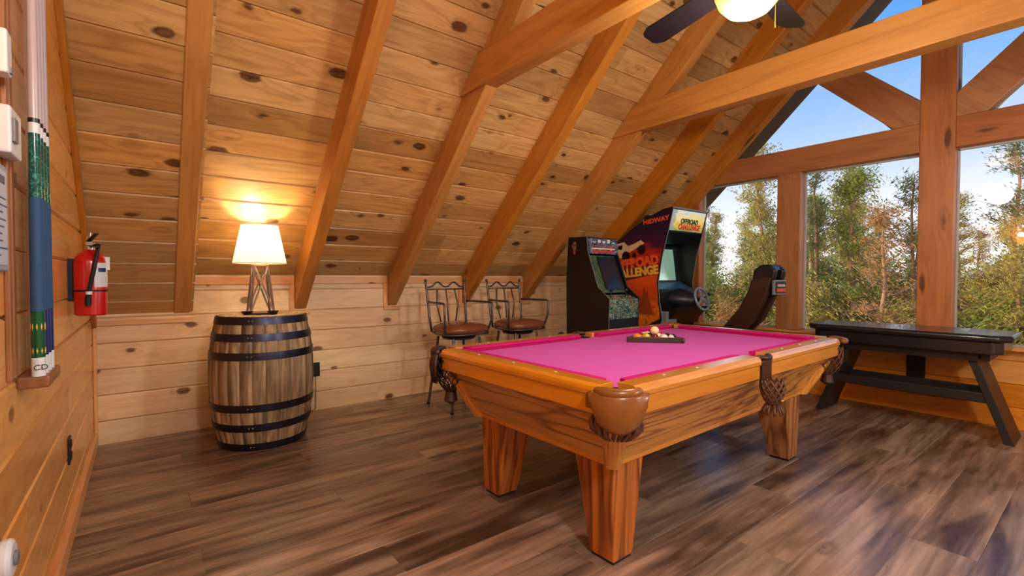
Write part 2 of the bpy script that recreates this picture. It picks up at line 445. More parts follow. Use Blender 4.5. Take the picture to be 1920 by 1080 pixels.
# baseboard of the left wall and corner mouldings
mb = MB(); mb.prism([(0, YR, 0), (.022, YR, 0), (.022, YR, .085), (.012, YR, .1), (0, YR, .1)], (0, YK - YR, 0), 1)
tag(mb.build('baseboard_left', 'trim_wood'), kind='structure')
mb = MB(); mb.box(.0, .022, YK - .022, YK, 0, .92)
tag(mb.build('trim_2', 'trim_wood', bevel=.006), kind='structure')
# moulding on the left wall right under the sloping ceiling
mb = MB()
a = Vector((.012, YK - .02, zc(YK) - HT - .05)); b_ = Vector((.012, YC, zc(YC) - HT - .05))
mb.beam(a, b_, .026, .085, upv=(0, 1, 1))
tag(mb.build('trim_3', 'rafter_wood', bevel=.004), kind='structure')

# ------------------------------------------------------------------ ceiling
mb = MB()
mb.prism([(-.2, YK + .15, zc(YK) - .125), (-.2, YC, zc(YC) + .02), (-.2, YC, zc(YC) + .25), (-.2, YK + .15, zc(YK) + .1)], (XG + .35, 0, 0), 0)
boards(mb, (0.60, YK, ZT), (1, 0, 0), RV, RN, XG - .5, LS, .1955, lens=3.0, ch=.009)
mb2 = MB()
boards(mb, (0, YK, ZT - HT + .012), (1, 0, 0), RV, RN, .60, LS, .198, start=-.06, ch=.008)
tag(mb.build('ceiling', 'pine_ceiling'), kind='structure')
mb = MB()
mb.prism([(-.2, YR - .15, zc(YK) - .125), (-.2, YR - .15, zc(YK) + .1), (-.2, YC, zc(YC) + .25), (-.2, YC, zc(YC) + .02)], (XG + .35, 0, 0), 0)
boards(mb, (0, YR, ZT), (1, 0, 0), (0, 1, SL), (0, SL, -1), XG + .1, LS, .1955, lens=3.0, ch=.009)
tag(mb.build('ceiling', 'pine_ceiling'), kind='structure')
# boxed-in side of the first bay
mb = MB()
# knee wall cappings between the rafters
RX = [.532, 1.404, 2.274, 3.145, 4.016, 4.887, 5.715]
for i in range(6):
    a, b_ = RX[i] + .052, RX[i + 1] - .052
    mb.box(a, b_, YK - .02, YK, ZT - .075, ZT - .012)
    mb.box(b_ - .038, b_, YK - .02, YK, .92, ZT - .075)
    mb.box(b_ - .038, b_ + .13, YK - .018, YK, .895, .925)
mb.box(.025, .60, YK - .02, YK, .865, .90)
tag(mb.build('trim_4', 'trim_wood', bevel=.003), kind='structure')

# ------------------------------------------------------------------ rafters
names_r = ['first rafter from the left wall, its foot above the whiskey barrel side', 'second rafter from the left wall, right of the table lamp',
           'third rafter from the left wall, carrying the nearer tie beam', 'fourth rafter from the left wall, foot behind the left bar stool',
           'fifth rafter from the left wall, carrying the long farther tie beam', 'sixth rafter from the left wall, foot hidden behind the tall driving game',
           'last rafter along the window wall, beside the glass']
GW = [.11, .10, .10, .10, .10, .10, .11]
for sgn in (1, -1):
    for i, x in enumerate(RX):
        mb = MB(); w = GW[i]
        yk = YC + sgn * (YK - YC)
        hh = HT
        poly = [(x - w / 2, yk, ZT - hh), (x - w / 2, yk, ZT + .02), (x - w / 2, YC, zc(YC) + .02), (x - w / 2, YC, zc(YC) - hh)]
        yk2 = yk
        sl = Vector((0, -sgn, SL)).normalized(); R = Matrix((sl, Vector((1, 0, 0)), Vector((1, 0, 0)).cross(sl)))
        mb.prism(poly, (w, 0, 0), R)
        if sgn == 1: lab = 'amber pine ' + names_r[i]
        else: lab = 'amber pine rafter number %s from the left wall on the roof slope behind the camera' % ['one', 'two', 'three', 'four', 'five', 'six', 'seven'][i]
        tag(mb.build('rafter', 'rafter_wood', bevel=.006), lab, 'rafter', 'sloping ceiling rafters' if sgn == 1 else 'rafters of the opposite slope')
# tie beams
ZB0, ZB1 = 2.585, 2.83
for x, w, lab in ((2.26, .13, 'nearer tie beam spanning the room from the third rafter, beside the ceiling fan'), (4.01, .14, 'long cracked tie beam crossing in front of the window gable')):
    mb = MB()
    y0 = YK - (ZB0 - ZT) / SL + .0; y1 = YK - (ZB1 - ZT) / SL
    poly = [(x - w / 2, y0, ZB0), (x - w / 2, y1, ZB1), (x - w / 2, 2 * YC - y1, ZB1), (x - w / 2, 2 * YC - y0, ZB0)]
    mb.prism(poly, (w, 0, 0), 1)
    tag(mb.build('tie_beam', 'rafter_wood', bevel=.008), lab, 'beam', 'tie beams')

# ------------------------------------------------------------------ gable timber frame
XF = 5.757; XD = .13
def mirror(poly): return [(x, 2 * YC - y, z) for x, y, z in poly][::-1]
def zg(y): return zc(y) - .10
ZR0, ZR1 = 2.335, 2.59
def gable_member(name, poly, axis, lab, cat):
    mb = MB(); mb.prism(poly, (XD, 0, 0), axis)
    return tag(mb.build(name, 'frame_wood_shaded', bevel=.006), lab, cat)
gable_member('post', [(XF, .90, ZS + .03), (XF, 1.14, ZS + .03), (XF, 1.14, zc(1.14) - .0), (XF, .90, zc(.9))], 2, 'tall thick centre post of the window wall rising behind the black game table', 'post')
gable_member('post', [(XF, 2.10, ZS + .03), (XF, 2.335, ZS + .03), (XF, 2.335, ZR0), (XF, 2.10, ZR0)], 2, 'shorter window wall post right of the arcade driving seat', 'post')
gable_member('post', mirror([(XF, 2.10, ZS + .03), (XF, 2.335, ZS + .03), (XF, 2.335, ZR0), (XF, 2.10, ZR0)]), 2, 'window wall post to the right of the picture, outside the view', 'post')
gable_member('post', [(XF, 3.25, ZS + .03), (XF, 3.42, ZS + .03), (XF, 3.42, zc(3.42) - .1), (XF, 3.25, zc(3.25) - .1)], 2, 'corner post of the window wall, mostly hidden behind the tall driving game', 'post')
gable_member('post', mirror([(XF, 3.25, ZS + .03), (XF, 3.42, ZS + .03), (XF, 3.42, zc(3.42) - .1), (XF, 3.25, zc(3.25) - .1)]), 2, 'corner post at the far right end of the window wall, outside the view', 'post')
def yun(z): return YK - (z - ZT + HT) / SL
gable_member('rail', [(XF, 1.14, ZR0), (XF, yun(ZR0) + .05, ZR0), (XF, yun(ZR1) + .05, ZR1), (XF, 1.14, ZR1)], 1, 'horizontal window rail left of the thick centre post, over the two left panes', 'rail')
gable_member('rail', mirror([(XF, 1.14, ZR0), (XF, yun(ZR0) + .05, ZR0), (XF, yun(ZR1) + .05, ZR1), (XF, 1.14, ZR1)]), 1, 'horizontal window rail right of the thick centre post', 'rail')
br = [(XF, 1.14, 2.415), (XF, 1.31, 2.585), (XF, 2.10, 3.37), (XF, 1.92, 3.55), (XF, 1.14, 2.79)]
br = [(XF, 1.14, ZR1), (XF, 1.33, ZR1), (XF, 2.12, 3.36), (XF, 1.93, 3.54), (XF, 1.14, 2.79)]
rb = Matrix((Vector((0, .707, .707)), Vector((1, 0, 0)), Vector((0, -.707, .707))))
gable_member('brace', br, rb, 'slanting brace left of the centre post, rising behind the long tie beam', 'brace')
gable_member('brace', mirror(br), rb, 'slanting brace right of the centre post, cut by the picture edge', 'brace')

# ------------------------------------------------------------------ windows: panes and their light stops
XP = XF + XD - .01
def window(idx, poly, sgn=1):
    w = thing('window_%d' % idx, None, None, (XP, sum(p[0] for p in poly) / len(poly), min(p[1] for p in poly)), kind='structure')
    P = [(XP, y, z) for y, z in poly]
    mb = MB(); mb.prism(P, (.006, 0, 0), 1); mb.build('pane', 'glass', w)
    mb = MB(); n = len(P); c = Vector((XP, sum(p[0] for p in poly) / n, sum(p[1] for p in poly) / n))
    for i in range(n):
        a, b_ = Vector(P[i]), Vector(P[(i + 1) % n])
        mb.beam(a + (c - a) * .004, b_ + (c - b_) * .004, .024, .022, upv=(1, 0, 0))
    mb.build('window_frame', 'window_stop', w)
def zr(y): return zc(y) - .17
def yr(z): return YK - (z - ZT + .17) / SL
k = 1
polys = [
    [(2.335, ZS + .03), (3.25, ZS + .03), (3.25, zr(3.25)), (yr(ZR0), ZR0), (2.335, ZR0)],
    [(1.14, ZS + .03), (2.10, ZS + .03), (2.10, ZR0), (1.14, ZR0)],
    [(1.33, ZR1), (yr(ZR1), ZR1), (2.04, zr(2.04))],
    [(1.14, 2.79), (1.90, 3.51), (1.90, zr(1.90)), (1.14, zr(1.14))],
]
for poly in polys:
    window(k, poly); k += 1
    window(k, [(2 * YC - y, z) for y, z in poly][::-1]); k += 1

# exterior roof overhang seen through the glass
for sgn in (1, -1):
    mb = MB()
    P = [(XG + .15, YC + sgn * (YK + .5 - YC), ZT - .475 + .0), (XG + .15, YC, zc(YC)), (XG + .15, YC, zc(YC) + .22), (XG + .15, YC + sgn * (YK + .5 - YC), ZT - .475 + .22)]
    mb.prism(P, (.45, 0, 0), Matrix((Vector((0, -sgn, SL)).normalized(), Vector((1, 0, 0)), Vector((0, 1, 1)))))
    tag(mb.build('trim_%d' % (5 if sgn == 1 else 6), 'soffit_wood'), kind='structure')

# ------------------------------------------------------------------ pool table
TC = Vector((2.805, 1.785, 0)); TA = math.radians(1.3); L2, W2 = 1.195, .665; ZTOP = .82; ZBED = .788
table = thing('pool_table', 'oak pool table with bright pink felt and leather pockets', 'pool table', TC)
def sl_(v0, v1, t): return v0 + (v1 - v0) * t
def ring_piece(mb, prof, p0, p1, d, off0=0, off1=0, axis=0):
    """prof = (inset, z) section swept along the outer edge line p0->p1, with inward direction d; ends cut at 45deg by off"""
    p0 = Vector(p0); p1 = Vector(p1); d = Vector(d); t = (p1 - p0).normalized()
    n = len(prof)
    v = []
    for p, s_ in ((p0, 1), (p1, -1)):
        for ins, z in prof:
            o = off0 if s_ == 1 else off1
            v.append(p + d * ins + t * s_ * (o * ins) + Vector((0, 0, z)))
    f = [list(range(n)), list(range(n, 2 * n))[::-1]]
    for i in range(n):
        j = (i + 1) % n; f.append([j, i, n + i, n + j])
    if t.cross(d).z < 0: f = [q[::-1] for q in f]
    mb.add(v, f, axis)
rail_prof = [(.004, .708), (.004, .774), (-.004, .780), (-.005, .797), (.002, .811), (.016, ZTOP), (.088, ZTOP), (.088, .708)]
cush_prof = [(.088, .778), (.088, ZTOP), (.10, ZTOP + .001), (.134, .818), (.142, .812), (.126, .788), (.126, .778)]
CG = .10; MG = .068
segs = []
T0 = TC
def tw(x, y, z=0): return (T0.x + x, T0.y + y, z)
rails = [((-L2 + CG, -W2), (-MG, -W2), (0, 1), 0), ((MG, -W2), (L2 - CG, -W2), (0, 1), 0),
         ((-MG, W2), (-L2 + CG, W2), (0, -1), 0), ((L2 - CG, W2), (MG, W2), (0, -1), 0),
         ((-L2, W2 - CG), (-L2, -W2 + CG), (1, 0), 1), ((L2, -W2 + CG), (L2, W2 - CG), (-1, 0), 1)]
for i, (a, b_, d, ax) in enumerate(rails):
    mb = MB(); ring_piece(mb, rail_prof, tw(*a), tw(*b_), (d[0], d[1], 0), 0, 0, ax)
    r_ = mb.build('rail', 'oak_rail', table, bevel=.0015)
    c0 = .55 if (abs(a[0]) > .3 and abs(a[1]) > .3) else .25
    c1 = .55 if (abs(b_[0]) > .3 and abs(b_[1]) > .3) else .25
    mb = MB(); ring_piece(mb, cush_prof, tw(*a), tw(*b_), (d[0], d[1], 0), c0, c1, ax)
    mb.build('cushion', 'cushion_felt_shaded', table, bevel=.002, smooth=True)
    t_ = (Vector(b_) - Vector(a)); n_ = 3
    for q in range(1, n_ + 1):
        mb = MB()
        c_ = Vector(a) + t_ * q / (n_ + 1); px, py = c_.x + d[0] * .055, c_.y + d[1] * .055
        mb.lathe([(.006, 0), (.006, .0012)], 10, tw(px, py, ZTOP)); mb.build('sight_inlay', 'white_plastic', table)
# bed
mb = MB(); g = .075
pts = []
for sx, sy in ((-1, -1), (1, -1), (1, 1), (-1, 1)):
    X_, Y_ = sx * (L2 - .09), sy * (W2 - .09)
    a = (X_ - sx * g, Y_) if sx * sy < 0 else (X_, Y_ - sy * g)
    b_ = (X_, Y_ - sy * g) if sx * sy < 0 else (X_ - sx * g, Y_)
    pts += [a, b_]
mb.prism([tw(a, b_, ZBED - .03) for a, b_ in pts], (0, 0, .03))
mb.build('bed', 'felt', table)
# slanted apron
mb = MB()
top = [(L2 - .045, W2 - .045, .712), (L2 - .20, W2 - .19, .445)]
def frame_quad(mb, s0, s1, th=.03):
    (a, b_, z0), (c, d, z1) = s0, s1
    cs = ((-1, -1), (1, -1), (1, 1), (-1, 1))
    for i in range(4):
        p, q = cs[i], cs[(i + 1) % 4]
        v = [tw(p[0] * a, p[1] * b_, z0), tw(q[0] * a, q[1] * b_, z0), tw(q[0] * c, q[1] * d, z1), tw(p[0] * c, p[1] * d, z1)]
        inn = [tw(p[0] * (a - th), p[1] * (b_ - th), z0), tw(q[0] * (a - th), q[1] * (b_ - th), z0), tw(q[0] * (c - th), q[1] * (d - th), z1), tw(p[0] * (c - th), p[1] * (d - th), z1)]
        mb.add(v + inn, [(3, 2, 1, 0), (4, 5, 6, 7), (0, 1, 5, 4), (2, 3, 7, 6), (1, 2, 6, 5), (3, 0, 4, 7)], 0 if i % 2 == 0 else 1)
frame_quad(mb, top[0], top[1])
mb.build('apron', 'oak', table, bevel=.002)
mb = MB(); frame_quad(mb, (L2 - .196, W2 - .186, .455), (L2 - .196, W2 - .186, .43), .035)
mb.build('apron_lip', 'oak_rail', table, bevel=.004)
mb = MB(); mb.box(*[v for v in (T0.x - .97, T0.x + .97, T0.y - .46, T0.y + .46, .46, .70)])
mb.box(T0.x - L2 + .07, T0.x + L2 - .07, T0.y - W2 + .07, T0.y + W2 - .07, .715, .757)
mb.build('slate', 'black_laminate', table)
# fluted corner columns on the apron
for sx, sy in ((-1, -1), (1, -1), (1, 1), (-1, 1)):
    mb = MB(); p0 = Vector(tw(sx * (L2 - .10), sy * (W2 - .10), .66)); p1 = Vector(tw(sx * (L2 - .197), sy * (W2 - .187), .437))
    v = []; rings_ = 7
    for i in range(rings_):
        t = i / (rings_ - 1); c_ = p0.lerp(p1, t); rr = .047 - .012 * t
        for kk in range(28):
            a = 2 * PI * kk / 28; r3 = rr * (1 + (.09 if kk % 2 else -.03) * (1 if t < .75 else .1)); v.append((c_.x + r3 * math.cos(a), c_.y + r3 * math.sin(a), c_.z))
    f = [[i * 28 + kk, (i + 1) * 28 + kk, (i + 1) * 28 + (kk + 1) % 28, i * 28 + (kk + 1) % 28] for i in range(rings_ - 1) for kk in range(28)]
    f += [list(range(28)), [(rings_ - 1) * 28 + kk for kk in range(28)][::-1]]
    mb.add(v, f, 2); mb.build('corner_column', 'oak_rail', table, smooth=True)
# legs: square, tapering down with chamfered inner edges
for sx in (-1, 1):
    for sy in (-1, 1):
        mb = MB()
        ox, oy = sx * .975, sy * .465
        tp, bt = .215, .135
        tx0, ty0 = sx * (L2 - .205), sy * (W2 - .195)
        top_ = [(tx0, ty0), (tx0 - sx * tp, ty0), (tx0 - sx * tp, ty0 - sy * tp), (tx0, ty0 - sy * tp)]
        bot_ = [(ox, oy), (ox - sx * bt, oy), (ox - sx * bt, oy - sy * bt), (ox, oy - sy * bt)]
        v = [tw(a, b_, .435) for a, b_ in top_] + [tw(a, b_, .012) for a, b_ in bot_]
        f = [(0, 1, 2, 3), (7, 6, 5, 4)] + [(j, i, 4 + i, 4 + j) for i, j in ((0, 1), (1, 2), (2, 3), (3, 0))]
        if sx * sy < 0: f = [q[::-1] for q in f]
        f = [q[::-1] for q in f]
        mb.add(v, f, 2)
        lg = mb.build('leg', 'oak_leg', table, bevel=.008)
        mb = MB(); c_ = tw(ox - sx * bt / 2, oy - sy * bt / 2)
        mb.box(c_[0] - bt * .44, c_[0] + bt * .44, c_[1] - bt * .44, c_[1] + bt * .44, 0, .014)
        mb.build('leg_foot', 'black_rubber', lg)
# pockets
def net_bag(mb, c, r0, ztop, zbot, nn=12, tw_=1.6, rad=.0035, squash=1):
    for sgn in (1, -1):
        for q in range(nn):
            pts = []
            for i in range(11):
                t = i / 10; z = ztop + (zbot - ztop) * t
                rr = r0 * (1 - .10 * t - .62 * t ** 3.2) * (1 + .10 * math.sin(t * PI)); a = 2 * PI * q / nn + sgn * t * tw_
                pts.append((c[0] + rr * math.cos(a), c[1] + rr * math.sin(a) * squash, z))
            mb.tube(pts, rad, 4, cap=False)
def fringe(mb, c, r, z0, z1, nn=14, arc=(0, 2 * PI), rad=.007):
    for q in range(nn):
        a = arc[0] + (arc[1] - arc[0]) * (q + .5) / nn
        r_a = r * random.uniform(.9, 1.08)
        p = [(c[0] + r_a * math.cos(a + dx * .12) * k, c[1] + r_a * math.sin(a + dx * .12) * k, z0 + (z1 - z0) * t)
             for t, k, dx in ((0, 1, 0), (.25, 1.12, .5), (.55, 1.08, 1), (.8, .85, .4), (1, .55, 0))]
        mb.tube(p, [rad * .7, rad, rad * 1.1, rad, rad * .6], 6)
for sx, sy in ((-1, -1), (1, -1), (1, 1), (-1, 1)):
    pc = thing('pocket', None, None, tw(sx * (L2 - .055), sy * (W2 - .055), .7)); 
    del_keys = [k_ for k_ in pc.keys()]
    base = Vector(tw(sx * L2, sy * W2)); 
    pc.parent = table; pc.location = Vector(tw(sx * (L2 - .055), sy * (W2 - .055), .7)) - T0
    ang0 = math.atan2(sy, sx)
    # rounded leather roll between the two rail ends
    mb = MB(); pts = []
    A = Vector((sx * (L2 + .004), sy * (W2 - CG - .012))); B = Vector((sx * (L2 - CG - .012), sy * (W2 + .004)))
    cc = Vector((sx * (L2 - .075), sy * (W2 - .075)))
    for i in range(17):
        t = i / 16; an = ang0 + (t - .5) * math.radians(120); R_ = .095
        pts.append(tw(cc.x + R_ * math.cos(an), cc.y + R_ * math.sin(an), ZTOP - .012 - .006 * math.cos((t - .5) * 2)))
    mb.tube(pts, [.010] + [.017] * 2 + [.021] * 11 + [.017] * 2 + [.010], 12)
    near = sx < 0 and sy < 0
    mb.build('pocket_rim', 'leather' if near or sx > 0 else 'dark_leather', pc, smooth='all')
    if near:
        # shield: curved leather flap
        mb = MB(); v = []; nu, nv = 20, 10
        for layer in (0, 1):
            for i in range(nu + 1):
                u = i / nu * 2 - 1; an = ang0 + u * math.radians(66)
                depth = .125 + .018 * math.cos(u * PI * 1.0) - (.10 * max(0, abs(u) - .72) / .28)
                for j in range(nv + 1):
                    t = j / nv; z = ZTOP - .02 - depth * t
                    R_ = .112 + .02 * math.sin(t * PI * .85) - .012 * t - layer * .006
                    v.append(tw(cc.x + R_ * math.cos(an), cc.y + R_ * math.sin(an), z))
        K = (nu + 1) * (nv + 1); f = []
        for i in range(nu):
            for j in range(nv):
                a = i * (nv + 1) + j; b2 = a + nv + 1
                f.append((a, a + 1, b2 + 1, b2)); f.append((K + a, K + b2, K + b2 + 1, K + a + 1))
        for i in range(nu):
            a = i * (nv + 1); b2 = a + nv + 1
            f.append((a, b2, K + b2, K + a)); f.append((a + nv, K + a + nv, K + b2 + nv, b2 + nv))
        for j in range(nv):
            f.append((j, K + j, K + j + 1, j + 1)); a = nu * (nv + 1) + j; f.append((a, a + 1, K + a + 1, K + a))
        mb.add(v, f); mb.build('pocket_shield', 'leather', pc, smooth='all')
        # straps nailed on the rail faces
        mb = MB()
        def strap(x0, x1, y0, y1): mb.box(T0.x + min(x0, x1), T0.x + max(x0, x1), T0.y + min(y0, y1), T0.y + max(y0, y1), .728, .782)
        strap(sx * (L2 + .001), sx * (L2 + .011), sy * (W2 - CG + .02), sy * (W2 - CG - .055))
        mb.build('strap', 'leather', pc, bevel=.003); mb = MB()
        strap(sx * (L2 - CG + .02), sx * (L2 - CG - .055), sy * (W2 + .001), sy * (W2 + .011))
        mb.build('strap', 'leather', pc, bevel=.003)
        mb = MB(); fc = tw(cc.x, cc.y)
        fringe(mb, fc, .080, .700, .615, 20, (0, 2 * PI), .0085)
        mb.build('fringe', 'fringe', pc, smooth='all')
    if not near:
        mb = MB(); fc = tw(cc.x, cc.y); net_bag(mb, fc, .085, .76, .57, 12)
        mb.build('pocket_net', 'net' if sx < 0 else 'fringe', pc, smooth='all')
        mb = MB(); mb.lathe([(.012, .50), (.04, .52), (.034, .545), (.03, .57)] , 14, (fc[0], fc[1], 0)); mb.build('tassel', 'dark_leather', pc, smooth=True)
        if sx < 0:
            mb = MB()
            for q in range(9):
                a = ang0 + (q - 4) * .22
                mb.tube([(fc[0] + .1 * math.cos(a), fc[1] + .1 * math.sin(a), .80), (fc[0] + .107 * math.cos(a), fc[1] + .107 * math.sin(a), .72), (fc[0] + .1 * math.cos(a + .05), fc[1] + .1 * math.sin(a), .63)], [.012, .014, .006], 6)
            mb.build('fringe', 'dark_leather', pc, smooth='all')
for sy in (-1, 1):
    pc = thing('pocket', None, None, tw(0, sy * W2, .7)); pc.parent = table; pc.location = Vector(tw(0, sy * W2, .7)) - T0
    mb = MB(); pts = []
    for i in range(13):
        an = PI / 2 * sy + (i / 12 - .5) * math.radians(150)
        pts.append(tw(.062 * math.cos(an), sy * (W2 - .045) + .055 * math.sin(an), ZTOP - .008))
    mb.tube(pts, [.008] + [.013] * 11 + [.008], 10); mb.build('pocket_rim', 'dark_leather', pc, smooth='all')
    mb = MB()
    mb.box(T0.x - .052, T0.x + .052, T0.y + min(sy * (W2 - .03), sy * (W2 + .006)), T0.y + max(sy * (W2 - .03), sy * (W2 + .006)), .70, .80)
    mb.build('strap', 'dark_leather', pc, bevel=.006)
    mb = MB(); fc = tw(0, sy * (W2 + .03)); net_bag(mb, fc, .058, .70, .57, 11, 1.5, .0065, .9)
    for q in range(10):
        a = 2 * PI * q / 10; mb.tube([(fc[0] + .03 * math.cos(a), fc[1] + .03 * math.sin(a), .575), (fc[0] + .045 * math.cos(a), fc[1] + .045 * math.sin(a), .545), (fc[0] + .05 * math.cos(a), fc[1] + .05 * math.sin(a), .525)], .006, 5)
    mb.build('pocket_net', 'fringe', pc, smooth='all')
    mb = MB(); mb.sphere((fc[0], fc[1] + sy * .045, .60), .011); mb.build('stud', 'brass', pc, smooth='all')
# open throats of the pockets
for sx, sy in ((-1, -1), (1, -1), (1, 1), (-1, 1), (0, 1), (0, -1)):
    mb = MB(); cx_, cy_ = (sx * (L2 - .085), sy * (W2 - .085)) if sx else (0, sy * (W2 - .055))
    mb.lathe([(.058, ZBED - .02), (.058, ZBED + .0012)], 24, tw(cx_, cy_, 0))
    mb.build('pocket_hole', 'black_rubber', table)
table.rotation_euler.z = TA

# ------------------------------------------------------------------ rack and balls
rk_c = Vector((3.045, 1.97)); rk_a = math.radians(-46)     # centre, front side roughly perpendicular to the view
BR = .0286; side = 5 * 2 * BR + .03
def rot2(x, y): return (rk_c.x + x * math.cos(rk_a) - y * math.sin(rk_a), rk_c.y + x * math.sin(rk_a) + y * math.cos(rk_a))
rack = thing('ball_rack', 'dark wooden triangle rack lying on the pink felt around the pool balls', 'ball rack', (rk_c.x, rk_c.y, ZBED))
mb = MB(); hgt = side * math.sqrt(3) / 2 + .03
tri = [(-side / 2 - .016, -hgt / 3), (side / 2 + .016, -hgt / 3), (0, hgt * 2 / 3 + .01)]
for i in range(3):
    a, b_ = tri[i], tri[(i + 1) % 3]
    mb.beam((*rot2(*a), ZBED + .019), (*rot2(*b_), ZBED + .019), .014, .036)
for a in tri: mb.lathe([(.012, .001), (.014, .02), (.012, .037)], 10, (*rot2(*a), ZBED))
mb.build('frame', plain('rack_wood', (62, 48, 34), .4, nz=.3), rack, bevel=.003)
ball_cols = [(214, 140, 16), (206, 150, 20), (108, 26, 22), (210, 190, 170), (36, 30, 60), (150, 20, 40), (40, 60, 40), (210, 120, 60), (30, 30, 34), (196, 150, 150), (60, 30, 90), (190, 40, 40), (220, 190, 60), (40, 90, 60), (90, 40, 30)]
names_b = ['orange-yellow pool ball at the left front corner of the rack', 'golden yellow pool ball second in the front row of the rack', 'maroon pool ball in the middle of the front row', 'cream and pink pool ball fourth in the front row', 'dark navy pool ball at the right front corner of the rack',
           'crimson pool ball left in the second rack row', 'dark green pool ball second in the second rack row', 'copper orange pool ball third in the second rack row', 'black pool ball right in the second rack row',
           'dusty pink pool ball left in the third rack row', 'purple pool ball in the middle of the third rack row', 'red pool ball right in the third rack row',
           'pale yellow pool ball left in the fourth rack row', 'green pool ball right in the fourth rack row', 'brown pool ball at the tip of the rack']
def ball_mat(i, col, stripe):
    m, n, b = newmat('pool_ball_paint')
    tcn = N(n, 'ShaderNodeTexCoord'); sp = N(n, 'ShaderNodeSeparateXYZ'); n.links.new(tcn.outputs['Object'], sp.inputs[0])
    if stripe:
        f = math_(n, 'GREATER_THAN', math_(n, 'ABSOLUTE', sp.outputs['Y']), .014)
        n.links.new(mixc(n, f, lin(*col), lin(236, 226, 206)), b.inputs['Base Color'])
    else:
        f = math_(n, 'GREATER_THAN', sp.outputs['Y'], .0265)
        n.links.new(mixc(n, f, lin(*col), lin(236, 226, 206)), b.inputs['Base Color'])
    b.inputs['Roughness'].default_value = .12
    return m
bi = 0
for row in range(5):
    nb = 5 - row
    for q in range(nb):
        x = (q - (nb - 1) / 2) * 2 * BR * 1.005; y = -hgt / 3 + .007 + BR + .002 + row * BR * math.sqrt(3)
        mb = MB(); mb.sphere((0, 0, 0), BR, 20, 12)
        o = mb.build('pool_ball', ball_mat(bi, ball_cols[bi], bi in (3, 4, 9, 7, 12)), None, smooth='all')
        o.location = (*rot2(x, y), ZBED + BR); 
        for p_ in o.data.vertices: pass
        o.rotation_euler = (random.uniform(0, 1.2), random.uniform(0, 6), random.uniform(0, 6))
        tag(o, names_b[bi], 'pool ball', 'racked pool balls'); bi += 1
for o in [x for x in C.objects if x.name.startswith('pool_ball')]:
    zs = [v_.co.z for v_ in o.data.vertices]; mid = (min(zs) + max(zs)) / 2
    for v_ in o.data.vertices: v_.co.z -= mid
mb = MB(); mb.sphere((0, 0, 0), BR, 20, 12); o = mb.build('cue_ball', plain('cue_ball_paint', (244, 214, 160), .12), smooth='all')
for v_ in o.data.vertices: v_.co.z -= BR
o.location = (*rot2(BR * .1, -hgt / 3 + .009 + BR + BR * math.sqrt(3) * .5), ZBED + BR + BR * 1.62)
tag(o, 'cream cue ball resting on top of the racked balls', 'cue ball')

# ------------------------------------------------------------------ whiskey barrel
bc = (1.0, 3.985); BH = .945
barrel = thing('barrel', 'weathered oak whiskey barrel with dark iron hoops under the table lamp', 'barrel', (bc[0], bc[1], 0))
def brad(z): t = (z / BH) * 2 - 1; return .352 - .066 * t * t + .012 * max(0, t) 
ns = 26
mb = MB()
for s_ in range(ns):
    a0 = 2 * PI * s_ / ns; a1 = 2 * PI * (s_ + 1) / ns; v = []; nz_ = 15
    for i in range(nz_):
        z = BH * i / (nz_ - 1); R_ = brad(z)
        for a, dr in ((a0, -.009), (a0 + (a1 - a0) * .06, 0), (a0 + (a1 - a0) * .5, .001), (a0 + (a1 - a0) * .94, 0), (a1, -.009)):
            v.append((bc[0] + (R_ + dr) * math.cos(a), bc[1] + (R_ + dr) * math.sin(a), z))
    f = [(i * 5 + j, i * 5 + j + 1, (i + 1) * 5 + j + 1, (i + 1) * 5 + j) for i in range(nz_ - 1) for j in range(4)]
    mb.add(v, f, 2)
mb.build('staves', 'barrel_oak', barrel, smooth='all')
mb = MB(); mb.lathe([(.27, .91), (brad(BH) - .002, .91), (brad(BH) - .002, BH), (.28, BH + .003), (0.001, BH + .004)], 40, (bc[0], bc[1], 0), capb=True, capt=False)
mb.build('barrel_head', 'barrel_oak', barrel)
mb = MB(); mb.lathe([(.0, .0), (.285, .0), (.285, .02)], 30, (bc[0], bc[1], 0), capt=True, capb=False); mb.build('barrel_bottom', 'barrel_oak', barrel)
for z in (.03, .172, .312, .672, .80, .915):
    mb = MB(); h = .026
    prof = [(brad(z + t * h) + dr, z + t * h) for t, dr in ((-1, .001), (-1, .0055), (0, .0065), (1, .0055), (1, .001))]
    mb.lathe(prof, 56, (bc[0], bc[1], 0), capb=False, capt=False)
    hp = mb.build('hoop', 'hoop', barrel, smooth=True)
    mb = MB()
    for a in (-2.02, -1.95): mb.sphere((bc[0] + (brad(z) + .007) * math.cos(a), bc[1] + (brad(z) + .007) * math.sin(a), z), .006, 8, 6)
    mb.build('rivet', 'chrome', hp, smooth='all')

# ------------------------------------------------------------------ table lamp on the barrel
lc = (.985, 3.97); lz = BH + .004
lamp = thing('table_lamp', 'lit table lamp with cream tapered shade and crossed wood base on the barrel', 'lamp', (lc[0], lc[1], lz))
mb = MB(); sh0, sh1 = 1.322, 1.608
prof = [(.181, sh0 - lz), (.124, sh1 - lz), (.122, sh1 - lz), (.179, sh0 - lz)]
mb.lathe(prof, 48, (lc[0], lc[1], lz), capb=False, capt=False)
mb.build('lamp_shade', 'shade_cloth', lamp, smooth=True)
mb = MB(); 
for z, r_ in ((sh0, .18), (sh1, .123)):
    mb.tube([(lc[0] + r_ * math.cos(2 * PI * i / 40), lc[1] + r_ * math.sin(2 * PI * i / 40), z) for i in range(40)], .0025, 6, closed=True)
mb.build('shade_ring', 'brass', lamp)
bq, tq = .078, .045; z0, z1 = lz + .012, 1.305
cs = ((-1, -1), (1, -1), (1, 1), (-1, 1))
